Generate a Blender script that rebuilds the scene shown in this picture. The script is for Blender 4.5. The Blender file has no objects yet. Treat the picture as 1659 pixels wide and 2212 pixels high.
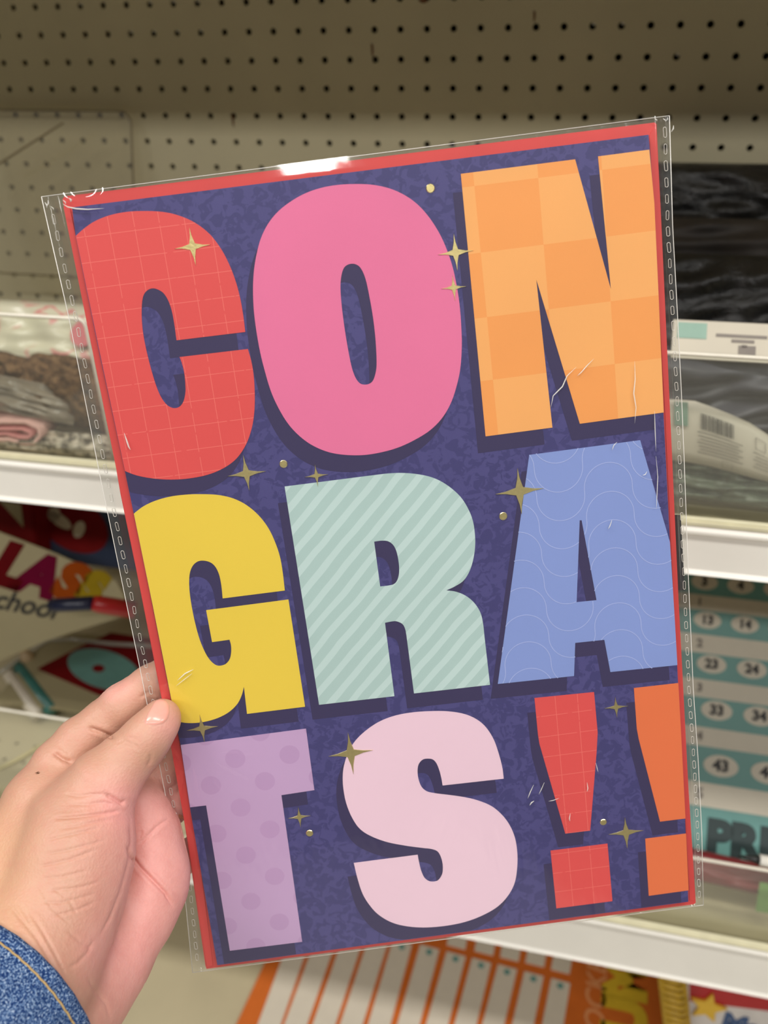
import bpy, bmesh, math, random
import numpy as np
from mathutils import Vector, Matrix
from mathutils.geometry import tessellate_polygon
from mathutils.bvhtree import BVHTree

random.seed(7)
scn = bpy.context.scene
COL = scn.collection

# ---------------------------------------------------------------- frame of the place
# millimetre frame used below: X right along the pegboard, Y up, Z out of the board.
# (solved from the 25.4 mm hole grid of the pegboard)
R = np.array([[0.973114, -0.026673, -0.228776],
              [0.097463, -0.852276, 0.513933],
              [-0.208689, -0.522413, -0.826761]])      # camera right / down / forward
CAM = np.array([204.705, 50.442, 932.662])
F = 1919.33
FLOOR = 1450.0                                        # height of Y = 0 above the shop floor

def W(p):
    return Vector((p[0] / 1000, -p[2] / 1000, (p[1] + FLOOR) / 1000))
def ray(x, y):
    return R.T @ np.array([(x - 829.5) / F, (y - 1106) / F, 1.0])
def atZ(x, y, z):
    d = ray(x, y); return CAM + d * (z - CAM[2]) / d[2]
def atY(x, y, h):
    d = ray(x, y); return CAM + d * (h - CAM[1]) / d[1]
def atD(x, y, dep):
    return CAM + ray(x, y) * dep
def topx(P):
    c = (np.asarray(P) - CAM) @ R.T
    return np.stack([829.5 + F * c[..., 0] / c[..., 2], 1106 + F * c[..., 1] / c[..., 2]], -1)

# ---------------------------------------------------------------- camera
cd = bpy.data.cameras.new('camera'); cam = bpy.data.objects.new('camera', cd); COL.objects.link(cam)
def wdir(v): return Vector((v[0], -v[2], v[1]))
rx, dn, fw = wdir(R[0]), wdir(R[1]), wdir(R[2])
m = Matrix((rx, -dn, -fw)).transposed().to_4x4(); m.translation = W(CAM); cam.matrix_world = m
cd.sensor_fit = 'VERTICAL'; cd.sensor_height = 36.0; cd.sensor_width = 27.0
cd.lens = F / 2212 * 36.0
cd.clip_start = 0.02; cd.clip_end = 50
cd.dof.use_dof = True; cd.dof.focus_distance = 0.388; cd.dof.aperture_fstop = 8.5
scn.camera = cam

# ---------------------------------------------------------------- world, lamps, exposure
wd = bpy.data.worlds.new('shop_air'); scn.world = wd; wd.use_nodes = True
wd.node_tree.nodes['Background'].inputs[0].default_value = (1.0, 0.96, 0.90, 1)
wd.node_tree.nodes['Background'].inputs[1].default_value = 0.10

def ceiling_lamp(x, yout, w, l, power, h=3.3):
    ld = bpy.data.lights.new('ceiling_light', 'AREA'); ld.shape = 'RECTANGLE'; ld.size = w; ld.size_y = l
    ld.energy = power; ld.color = (1.0, 0.975, 0.94)
    o = bpy.data.objects.new('ceiling_light', ld); COL.objects.link(o); o.location = (x, -yout, h)
    return o
for x in (-1.2, 0.6, 2.4):
    ceiling_lamp(x, 1.15, 1.3, 0.25, 24)
    ceiling_lamp(x, 2.9, 1.3, 0.25, 28)

scn.view_settings.view_transform = 'Standard'
scn.view_settings.look = 'None'
scn.view_settings.gamma = 1.0
scn.view_settings.use_curve_mapping = False
scn.view_settings.exposure = 0.22

# ---------------------------------------------------------------- materials
def lin(c):
    return tuple(((v / 255) / 12.92 if v / 255 <= 0.04045 else ((v / 255 + 0.055) / 1.055) ** 2.4) for v in c)
def L4(c, k=1.0):
    a = lin(c); return (min(a[0] * k, 0.95), min(a[1] * k, 0.95), min(a[2] * k, 0.95), 1)

class NT:
    """small node helper"""
    def __init__(s, name):
        s.m = bpy.data.materials.new(name); s.m.use_nodes = True
        s.t = s.m.node_tree; s.b = s.t.nodes['Principled BSDF']; s.out = s.t.nodes['Material Output']
    def n(s, typ, **kw):
        nd = s.t.nodes.new(typ)
        for k, v in kw.items():
            if k.startswith('i_'): nd.inputs[k[2:].replace('_', ' ')].default_value = v
            else: setattr(nd, k, v)
        return nd
    def l(s, a, b): s.t.links.new(a, b)
    def coord(s): return s.n('ShaderNodeTexCoord').outputs['Object']
    def math(s, op, a, b=None, c=None):
        nd = s.n('ShaderNodeMath', operation=op)
        for i, v in enumerate((a, b, c)):
            if v is None: continue
            if isinstance(v, (int, float)): nd.inputs[i].default_value = v
            else: s.l(v, nd.inputs[i])
        return nd.outputs[0]
    def mix(s, f, a, b):
        nd = s.n('ShaderNodeMix', data_type='RGBA')
        for i, v in ((0, f), (6, a), (7, b)):
            if isinstance(v, (int, float, tuple)): nd.inputs[i].default_value = v
            else: s.l(v, nd.inputs[i])
        return nd.outputs[2]
    def ramp(s, f, stops, mode='LINEAR'):
        nd = s.n('ShaderNodeValToRGB'); nd.color_ramp.interpolation = mode
        e = nd.color_ramp.elements
        while len(e) < len(stops): e.new(0.5)
        for q, (p, c) in zip(e, stops): q.position = p; q.color = c
        s.l(f, nd.inputs[0]); return nd.outputs[0]
    def noise(s, scale, detail=2.0, rough=0.5, vec=None, dist=0.0):
        nd = s.n('ShaderNodeTexNoise'); nd.inputs['Scale'].default_value = scale
        nd.inputs['Detail'].default_value = detail; nd.inputs['Roughness'].default_value = rough
        nd.inputs['Distortion'].default_value = dist
        s.l(vec if vec is not None else s.coord(), nd.inputs['Vector']); return nd.outputs['Fac']
    def bump(s, h, strength=0.3, dist=0.001):
        nd = s.n('ShaderNodeBump'); nd.inputs['Strength'].default_value = strength
        nd.inputs['Distance'].default_value = dist; s.l(h, nd.inputs['Height'])
        s.l(nd.outputs[0], s.b.inputs['Normal']); return nd

def plain(name, c, k=1.0, rough=0.55, metal=0.0, var=0.06, scale=60, bump=0.0, spec=0.5):
    a = NT(name); base = L4(c, k)
    f = a.noise(scale, 3)
    d = tuple(v * (1 - var) for v in base[:3]) + (1,); e = tuple(min(1, v * (1 + var)) for v in base[:3]) + (1,)
    a.l(a.ramp(f, [(0.3, d), (0.7, e)]), a.b.inputs['Base Color'])
    a.b.inputs['Roughness'].default_value = rough; a.b.inputs['Metallic'].default_value = metal
    a.b.inputs['Specular IOR Level'].default_value = spec
    if bump: a.bump(f, bump, 0.002)
    return a.m

def clear(name, tint=(0.97, 0.98, 0.97), refl=1.0, rough=0.05, bumpscale=0, bumpstr=0.2, haze=0.0, hazecol=(0.8, 0.8, 0.78), stretch=None, base=0.03):
    a = NT(name); a.t.nodes.remove(a.b)
    tr = a.n('ShaderNodeBsdfTransparent'); tr.inputs[0].default_value = tint + (1,)
    gl = a.n('ShaderNodeBsdfGlossy'); gl.inputs['Roughness'].default_value = rough
    gl.inputs[0].default_value = (refl, refl, refl, 1)
    fr = a.n('ShaderNodeLayerWeight'); fr.inputs[0].default_value = 0.5
    if bumpscale:
        mp = a.n('ShaderNodeMapping'); a.l(a.coord(), mp.inputs[0])
        if stretch: mp.inputs['Scale'].default_value = stretch
        b = a.n('ShaderNodeBump'); b.inputs['Strength'].default_value = bumpstr; b.inputs['Distance'].default_value = 0.002
        a.l(a.noise(bumpscale, 3, 0.55, mp.outputs[0], 0.4), b.inputs['Height'])
        a.l(b.outputs[0], gl.inputs['Normal']); a.l(b.outputs[0], fr.inputs['Normal'])
    ms = a.n('ShaderNodeMixShader')
    a.l(a.math('ADD', a.math('MULTIPLY', a.math('POWER', fr.outputs['Facing'], 4.0), 0.55), base + 0.02), ms.inputs[0]); a.l(tr.outputs[0], ms.inputs[1]); a.l(gl.outputs[0], ms.inputs[2])
    o = ms.outputs[0]
    if haze:
        df = a.n('ShaderNodeBsdfDiffuse'); df.inputs[0].default_value = hazecol + (1,)
        m2 = a.n('ShaderNodeMixShader'); m2.inputs[0].default_value = haze
        a.l(o, m2.inputs[1]); a.l(df.outputs[0], m2.inputs[2]); o = m2.outputs[0]
    a.l(o, a.out.inputs['Surface']); return a.m

# ---------------------------------------------------------------- object helpers
def link(o, parent=None):
    COL.objects.link(o)
    if parent is not None: o.parent = parent
    return o
def tag(o, label=None, cat=None, group=None, kind=None):
    if label: o['label'] = label
    if cat: o['category'] = cat
    if group: o['group'] = group
    if kind: o['kind'] = kind
    return o
def thing(name, label, cat, P=(0, 0, 0), group=None, mw=None):
    o = bpy.data.objects.new(name, None); link(o); o.empty_display_size = 0.02
    if mw is not None: o.matrix_world = mw
    else: o.location = W(P)
    return tag(o, label, cat, group)
def meshobj(name, verts, faces, mat, parent=None, smooth=False):
    """verts in local space of the parent (metres), or world if no parent"""
    me = bpy.data.meshes.new(name); me.from_pydata([tuple(v) for v in verts], [], faces); me.validate(); me.update()
    if mat: me.materials.append(mat)
    if smooth: me.polygons.foreach_set('use_smooth', [True] * len(me.polygons))
    o = bpy.data.objects.new(name, me); link(o, parent); return o
def bmobj(name, bm, mat, parent=None, smooth=False):
    me = bpy.data.meshes.new(name); bmesh.ops.recalc_face_normals(bm, faces=bm.faces[:]); bm.to_mesh(me); bm.free()
    if mat: me.materials.append(mat)
    if smooth: me.polygons.foreach_set('use_smooth', [True] * len(me.polygons))
    o = bpy.data.objects.new(name, me); link(o, parent); return o
def local(parent, P):
    return W(P) - parent.location
def wbox(name, x0, x1, y0, y1, z0, z1, mat, parent=None, bev=0.0):
    """axis-aligned box given in the mm frame"""
    bm = bmesh.new(); bmesh.ops.create_cube(bm, size=1)
    a, b = W((x0, y0, z0)), W((x1, y1, z1)); c = (a + b) / 2; s = b - a
    off = parent.location if parent else Vector()
    for v in bm.verts: v.co = Vector((v.co.x * abs(s.x), v.co.y * abs(s.y), v.co.z * abs(s.z))) + c - off
    if bev: bmesh.ops.bevel(bm, geom=bm.edges[:], offset=bev / 1000, segments=2, affect='EDGES')
    return bmobj(name, bm, mat, parent)
def frame_of(o, u, v):
    """matrix whose x = u, y = v, z = u x v (mm-frame vectors) at mm point o, in metres"""
    U, V = wdir(np.array(u) / np.linalg.norm(u)), wdir(np.array(v))
    V = (V - U * V.dot(U)).normalized(); N = U.cross(V)
    mt = Matrix((U, V, N)).transposed().to_4x4(); mt.translation = W(o); return mt
def prism(name, loops, z0, z1, mat, parent=None):
    """extruded polygon (first loop outer, others holes) in local metres"""
    lp = [[Vector((p[0], p[1], 0)) for p in l] for l in loops]
    flat = [p for l in lp for p in l]; tris = tessellate_polygon(lp); n = len(flat)
    vs = [(p.x, p.y, z1) for p in flat] + [(p.x, p.y, z0) for p in flat]
    fs = [tuple(t) for t in tris] + [tuple(i + n for i in reversed(t)) for t in tris]
    k = 0
    for l in lp:
        c = len(l)
        for i in range(c): fs.append((k + i, k + (i + 1) % c, n + k + (i + 1) % c, n + k + i))
        k += c
    bm = bmesh.new()
    bv = [bm.verts.new(v) for v in vs]
    for f in fs:
        try: bm.faces.new([bv[i] for i in f])
        except ValueError: pass
    return bmobj(name, bm, mat, parent)
def tube(name, pts, r, mat, parent=None, seg=8, closed=False, caps=True):
    """tube through local points (metres); r scalar or list"""
    P = [Vector(p) for p in pts]; n = len(P); vs = []; fs = []
    up = Vector((0.13, 0.31, 0.94)); prev = None
    for i, p in enumerate(P):
        t = (P[(i + 1) % n] - P[i - 1]) if closed else (P[min(i + 1, n - 1)] - P[max(i - 1, 0)])
        t.normalize()
        a = (prev - t * prev.dot(t)) if prev is not None else t.cross(up)
        if a.length < 1e-6: a = t.orthogonal()
        a.normalize(); prev = a; b = t.cross(a); rr = r[i] if hasattr(r, '__len__') else r
        for k in range(seg):
            w = 2 * math.pi * k / seg; vs.append(p + (a * math.cos(w) + b * math.sin(w)) * rr)
    m_ = n if closed else n - 1
    for i in range(m_):
        for k in range(seg):
            j = (i + 1) % n
            fs.append((i * seg + k, i * seg + (k + 1) % seg, j * seg + (k + 1) % seg, j * seg + k))
    if caps and not closed:
        fs.append(tuple(range(seg))[::-1]); fs.append(tuple((n - 1) * seg + k for k in range(seg)))
    return meshobj(name, vs, fs, mat, parent, True)
def text(name, s, size, mat, parent, mw_local, bold=0.0, extrude=0.0002, shear=0.0, align='CENTER'):
    cu = bpy.data.curves.new(name, 'FONT'); cu.body = s; cu.size = size; cu.extrude = extrude
    cu.align_x = align; cu.align_y = 'CENTER'; cu.offset = bold; cu.shear = shear; cu.resolution_u = 4
    o = bpy.data.objects.new(name, cu); COL.objects.link(o)
    dg = bpy.context.evaluated_depsgraph_get(); me = bpy.data.meshes.new_from_object(o.evaluated_get(dg))
    bpy.data.objects.remove(o); me.name = name; me.materials.clear(); me.materials.append(mat)
    q = bpy.data.objects.new(name, me); link(q, parent); q.matrix_local = mw_local; return q
def smoothloop(pts, per=5):
    """(x,y) smooth point, (x,y,1) corner; returns dense closed loop"""
    n = len(pts); out = []
    for i in range(n):
        p0, p1, p2, p3 = (pts[(i + k) % n] for k in (-1, 0, 1, 2))
        a, b = np.array(p1[:2], float), np.array(p2[:2], float)
        c1, c2 = len(p1) > 2, len(p2) > 2
        if c1 and c2: out.append(a); continue
        pa = a if c1 else np.array(p0[:2], float); pb = b if c2 else np.array(p3[:2], float)
        ta = (b - pa) * (0.5 if not c1 else 0.9) ; tb = (pb - a) * (0.5 if not c2 else 0.9)
        if c1: ta = (b - a) * 1.0
        if c2: tb = (b - a) * 1.0
        for k in range(per):
            t = k / per; t2 = t * t; t3 = t2 * t
            out.append((2 * t3 - 3 * t2 + 1) * a + (t3 - 2 * t2 + t) * ta + (-2 * t3 + 3 * t2) * b + (t3 - t2) * tb)
    return out

# ================================================================= LARGE STRUCTURE
M_peg = plain('painted_hardboard', (188, 180, 150), 1.0, 0.6, var=0.05, scale=9)
M_dark = plain('cavity_shade_black', (18, 15, 12), 1, 0.9)
M_beige = plain('beige_enamel_steel', (190, 178, 146), 1.0, 0.42, var=0.05, scale=14)
M_white = plain('white_label_strip', (240, 236, 226), 1.0, 0.38, var=0.02, scale=30)
M_cream = plain('cream_plastic_lip', (216, 210, 178), 1.0, 0.25)
M_acr = clear('clear_acrylic', (0.95, 0.96, 0.93), 1.0, 0.03, haze=0.03, hazecol=(0.72, 0.70, 0.62))
M_acre = plain('acrylic_edge', (228, 222, 205), 1.0, 0.2)

def holed_plate(name, xs, ys, pitch, r, thick, to3, mat, parent=None, off=Vector(), seg=12):
    """plate with a real round hole in each cell; to3(a,b,w) -> mm point"""
    vs = []; fs = []; h = pitch / 2; idx = {}
    def V(a, b, w):
        k = (round(a, 3), round(b, 3), round(w, 3))
        if k not in idx: idx[k] = len(vs); vs.append(W(to3(a, b, w)) - off)
        return idx[k]
    for cx in xs:
        for cy in ys:
            ring = [(math.cos(2 * math.pi * k / seg + math.pi / seg), math.sin(2 * math.pi * k / seg + math.pi / seg)) for k in range(seg)]
            f = [V(cx + r * c, cy + r * s, 0) for c, s in ring]; b = [V(cx + r * c, cy + r * s, -thick) for c, s in ring]
            cor = [(h, h), (-h, h), (-h, -h), (h, -h)]; cf = [V(cx + a, cy + c, 0) for a, c in cor]
            q = seg // 4
            # each corner owns a quarter of the ring
            for g in range(4):
                s0 = g * q
                for k in range(q - 1): fs.append((cf[g], f[(s0 + k) % seg], f[(s0 + k + 1) % seg]))
                fs.append((cf[g], f[(s0 + q - 1) % seg], f[(s0 + q) % seg], cf[(g + 1) % 4]))
            for k in range(seg): fs.append((f[k], b[k], b[(k + 1) % seg], f[(k + 1) % seg]))
    return meshobj(name, vs, fs, mat, parent)

P25 = 25.4
peg = holed_plate('wall_back', [k * P25 for k in range(-57, 46)], [-r * P25 for r in range(-9, 12)], P25, 3.15, 5.0,
                  lambda a, b, w: (a, b, w), M_peg)
tag(peg, kind='structure')
# plain steel back below the first shelf, near-black sheet as painted shade behind the board
wb = wbox('wall_back_lower', -1475, 1180, -1200, -11.5 * P25, -6, 0, M_beige); tag(wb, kind='structure')
cv = wbox('wall_cavity_shade', -1475, 1180, -300, 260, -70, -60, M_dark); tag(cv, kind='structure')
fl = wbox('floor', -1900, 1900, -1470, -1450, -100, 5000, plain('vinyl_floor', (200, 194, 182), 1, 0.35)); tag(fl, kind='structure')
# steel plugs of an old bracket seen in a few peg holes
M_galv = plain('galvanised_plug', (200, 200, 190), 1, 0.4)
for row, ks in ((-1, (-8, -9, -10, -13)), (0, (-8, -9, -10, -11)), (1, (10,)), (0, (7, 8))):
    for k in ks:
        b = wbox('hole_plug', k * P25 - 0.2, k * P25 + 2.6, -row * P25 + 0.9, -row * P25 + 3.4, -4.4, -1.2, M_galv)
        mw = b.matrix_world.copy(); b.parent = peg
# rust chips on the board
M_rust = plain('rusty_chip', (110, 66, 30), 0.8, 0.8)
for (px, py, w, h) in ((804, 110, 2.2, 13), (503, 262, 2.2, 13), (1154, 36, 2, 10), (913, 2, 9, 4)):
    p = atZ(px, py, 0)
    pts = [(p[0] - w / 2, p[1] + h / 2), (p[0] + w / 2, p[1] + h / 2 - 1), (p[0] + w * 0.6, p[1]), (p[0] + w * 0.2, p[1] - h / 2), (p[0] - w * 0.3, p[1] - h / 4)]
    vs = [W((a, b, 0.25)) for a, b in pts] + [W((a, b, -0.2)) for a, b in pts]
    n = len(pts); o = meshobj('paint_chip', vs, [tuple(range(n))] + [(i, (i + 1) % n, n + (i + 1) % n, n + i) for i in range(n)], M_rust, peg)

def shelf(label, y, D, rail_h, fences, rail=True):
    t = thing('shelf', label, 'shelf', (0, y, 0))
    off = t.location
    rows = [D - 40 - P25 * 1.0, D - 40 - P25 * 2]
    # plate: holed band in front, plain behind
    holed_plate('perforated_band', [k * P25 + 7 for k in range(-57, 46)], rows, P25, 2.6, 3,
                lambda a, b, w: (a, y + w, b), M_beige, t, off)
    z1 = rows[-1] - P25 / 2; z2 = rows[0] + P25 / 2
    wbox('deck_plate', -1450, 1155, y - 3, y, 1, z1, M_beige, t)
    wbox('front_edge', -1450, 1155, y - 3, y, z2, D, M_beige, t)
    wbox('underside', -1450, 1155, y - 12, y - 9, 1, D - 2, M_beige, t)
    if rail:
        # price rail with a slightly leaning face
        a = [(D, y + 8), (D + 5, y + 8), (D + 7, y + 5), (D + 7, y + 3), (D + 4.5, y + 0.5), (D + 5.5, y - rail_h + 3), (D + 8, y - rail_h), (D + 3, y - rail_h - 1.5), (D, y - rail_h + 2)]
        vs = []
        for X in (-1450, 1155): vs += [W((X, q, p)) - off for p, q in a]
        n = len(a)
        meshobj('price_rail', vs, [(i, (i + 1) % n, n + (i + 1) % n, n + i) for i in range(n)] + [tuple(range(n))[::-1], tuple(range(n, 2 * n))], M_white, t)
        wbox('rail_lip', -1450, 1155, y + 8, y + 13, D - 1, D + 6, M_cream, t, 1.2)
        for (x0, x1, fence_h) in fences:
            f = bmesh.new(); zf = D - 6; c = 6
            out = [(x0, y), (x1, y)] + [(x1 - c + c * math.cos(w), y + fence_h - c + c * math.sin(w)) for w in (0, .4, .8, 1.2, 1.57)] + \
                  [(x0 + c + c * math.cos(w), y + fence_h - c + c * math.sin(w)) for w in (1.57, 2, 2.4, 2.8, 3.14)]
            n = len(out)
            v1 = [f.verts.new(W((p, q, zf)) - off) for p, q in out]; v2 = [f.verts.new(W((p, q, zf - 2.5)) - off) for p, q in out]
            f.faces.new(v1); f.faces.new(v2[::-1])
            for i in range(n): f.faces.new((v1[i], v2[i], v2[(i + 1) % n], v1[(i + 1) % n]))
            fo = bmobj('clear_fence', f, M_acr, t)
            e = [W((p, q, zf - 1.2)) - off for p, q in out[1:]] + [W((x0, y, zf - 1.2)) - off]
            tube('fence_rim', e, 0.0015, M_acre, fo, 6)
    return t
Y1, Y2, Y3, DS = -290.0, -738.0, -1100.0, 380.0
shelf('beige shelf above the peg holes, outside the picture top', 215, 380, 40, (), True)
shelf('upper beige shelf with white rail and bags of craft goods', Y1, DS, 30, ((-1300, -158, 127), (150, 1100, 127)))
shelf('lower beige shelf with white rail below the number board', Y2, DS, 58, ((-1300, -250, 150), (200, 1100, 104)))
dk = thing('shelf', 'bottom beige shelf carrying the orange pocket chart', 'shelf', (0, Y3, 0))
wbox('deck_plate', -1450, 1155, Y3 - 4, Y3, 1, 520, M_beige, dk)
wbox('kick_plate', -1450, 1155, FLOOR * -1, Y3 - 4, 500, 512, M_beige, dk)

# ================================================================= THE CARD
CQ = np.array([(155.6, 448), (1401, 291), (1487, 1948), (469.5, 2085)], float)
def pose(c, width):
    K = np.array([[F, 0, 829.5], [0, F, 1106], [0, 0, 1]]); A = []
    for (u, v), (x, y) in zip([(0, 0), (1, 0), (1, 1), (0, 1)], c):
        A += [[u, v, 1, 0, 0, 0, -x * u, -x * v, -x], [0, 0, 0, u, v, 1, -y * u, -y * v, -y]]
    H = np.linalg.svd(np.array(A))[2][-1].reshape(3, 3); G = np.linalg.inv(K) @ H
    G *= width / np.linalg.norm(G[:, 0])
    if G[2, 2] < 0: G = -G
    o = R.T @ G[:, 2] + CAM; u = R.T @ G[:, 0]; v = R.T @ G[:, 1]
    return o, u / np.linalg.norm(u), v / np.linalg.norm(v), np.linalg.norm(v)
CO, CU, CV, CH = pose(CQ, 230.0)
CV = CV - CU * (CV @ CU); CV /= np.linalg.norm(CV)
CN = -np.cross(CU, CV)                               # towards the viewer
if CN @ (CAM - CO) < 0: CN = -CN
CW = 230.0
# card frame: local x = along width, local y = UP (minus v), local z = towards the viewer
cm = Matrix((wdir(CU), wdir(-CV), wdir(CN))).transposed().to_4x4(); cm.translation = W(CO)
def cl(x, y, w=0.0):
    """photo sight line -> card-local mm (u, v) on the plane w mm in front of the card"""
    d = ray(x, y); o = CO + CN * w; t = ((o - CAM) @ CN) / (d @ CN); p = CAM + d * t - CO
    return np.array([p @ CU, p @ CV])
def card_depth(x, y, w=0.0):
    d = ray(x, y); o = CO + CN * w; return ((o - CAM) @ CN) / (d @ CN)
card = thing('greeting_card', 'large navy CONGRATS!! greeting card with colourful letters in a clear sleeve, held up', 'greeting card', mw=cm)
def LM(p): return (p[0] / 1000, -p[1] / 1000)       # card mm -> local metres

KC = 0.93   # print brightness
def paper_fin(a, rough=0.5):
    a.b.inputs['Roughness'].default_value = rough; a.b.inputs['Specular IOR Level'].default_value = 0.35
    f = a.noise(2600, 2); a.bump(f, 0.12, 0.0002); return a.m
def uv_mm(a):
    """card coordinates in mm: returns (x, ydown)"""
    s = a.n('ShaderNodeSeparateXYZ'); a.l(a.coord(), s.inputs[0])
    return a.math('MULTIPLY', s.outputs[0], 1000), a.math('MULTIPLY', s.outputs[1], -1000)
def soft(a, col, amt=0.05, scale=18):
    f = a.noise(scale, 3, 0.55)
    return a.mix(f, tuple(v * (1 - amt) for v in col[:3]) + (1,), tuple(min(1, v * (1 + amt)) for v in col[:3]) + (1,))
def mat_print(name, c, amt=0.05, k=1.0):
    a = NT(name); a.l(soft(a, L4(c, KC * k), amt), a.b.inputs['Base Color']); return paper_fin(a)
def mat_grid(name, c, cline, p0, pitch, ang=0.0, wl=0.28):
    a = NT(name); x, y = uv_mm(a)
    fx = a.math('ABSOLUTE', a.math('SUBTRACT', a.math('FRACT', a.math('ADD', a.math('DIVIDE', a.math('SUBTRACT', x, p0[0]), pitch), 100.5)), 0.5))
    fy = a.math('ABSOLUTE', a.math('SUBTRACT', a.math('FRACT', a.math('ADD', a.math('DIVIDE', a.math('SUBTRACT', y, p0[1]), pitch), 100.5)), 0.5))
    ln = a.math('LESS_THAN', a.math('MINIMUM', fx, fy), wl / pitch / 2)
    br = a.math('GREATER_THAN', a.noise(260, 2), 0.36)
    a.l(a.mix(a.math('MULTIPLY', ln, a.math('MULTIPLY', br, 0.75)), soft(a, L4(c, KC)), L4(cline, KC)), a.b.inputs['Base Color'])
    return paper_fin(a)
def mat_check(name, c1, c2, p0, pitch):
    a = NT(name); x, y = uv_mm(a)
    ix = a.math('FLOOR', a.math('ADD', a.math('DIVIDE', a.math('SUBTRACT', x, p0[0]), pitch), 100))
    iy = a.math('FLOOR', a.math('ADD', a.math('DIVIDE', a.math('SUBTRACT', y, p0[1]), pitch), 100))
    s = a.math('MODULO', a.math('ADD', ix, iy), 2)
    a.l(a.mix(s, soft(a, L4(c1, KC)), soft(a, L4(c2, KC))), a.b.inputs['Base Color']); return paper_fin(a)
def mat_stripe(name, c1, c2, d, pitch, duty, ph):
    a = NT(name); x, y = uv_mm(a)
    wob = a.math('MULTIPLY', a.math('SUBTRACT', a.noise(55, 1), 0.5), 1.6)
    q = a.math('ADD', a.math('ADD', a.math('MULTIPLY', x, d[0]), a.math('MULTIPLY', y, d[1])), wob)
    s = a.math('LESS_THAN', a.math('FRACT', a.math('ADD', a.math('DIVIDE', q, pitch), 100 + ph)), duty)
    a.l(a.mix(s, soft(a, L4(c1, KC)), soft(a, L4(c2, KC))), a.b.inputs['Base Color']); return paper_fin(a)
def mat_dots(name, c1, c2, p0, va, rad):
    a = NT(name); x, y = uv_mm(a)
    Lp = math.hypot(*va); ca, sa = va[0] / Lp, va[1] / Lp
    dx, dy = a.math('SUBTRACT', x, p0[0]), a.math('SUBTRACT', y, p0[1])
    q = []
    for (m1, m2) in ((ca, sa), (-sa, ca)):
        t = a.math('ADD', a.math('MULTIPLY', dx, m1 / Lp), a.math('MULTIPLY', dy, m2 / Lp))
        q.append(a.math('SUBTRACT', a.math('FRACT', a.math('ADD', t, 100.5)), 0.5))
    r = a.math('SQRT', a.math('ADD', a.math('POWER', q[0], 2), a.math('POWER', q[1], 2)))
    s = a.math('LESS_THAN', r, rad / Lp)
    a.l(a.mix(s, soft(a, L4(c1, KC)), L4(c2, KC)), a.b.inputs['Base Color']); return paper_fin(a)

def mat_camo():
    a = NT('mottled_navy_print')
    n1 = a.noise(215, 3.0, 0.55, dist=0.9)
    s1 = a.ramp(n1, [(0.0, L4((55, 53, 108), KC)), (0.485, L4((59, 56, 111), KC)), (0.51, L4((75, 71, 129), KC)), (1.0, L4((79, 75, 132), KC))])
    n2 = a.noise(40, 2)
    a.l(a.mix(a.math('MULTIPLY', n2, 0.6), s1, L4((65, 61, 117), KC)), a.b.inputs['Base Color']); return paper_fin(a, 0.45)
M_camo = mat_camo()
M_env = plain('red_envelope_paper', (214, 62, 58), 0.95, 0.55, var=0.04, scale=40)
M_shadow = mat_print('dark_plum_print', (52, 44, 86), 0.06)

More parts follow.
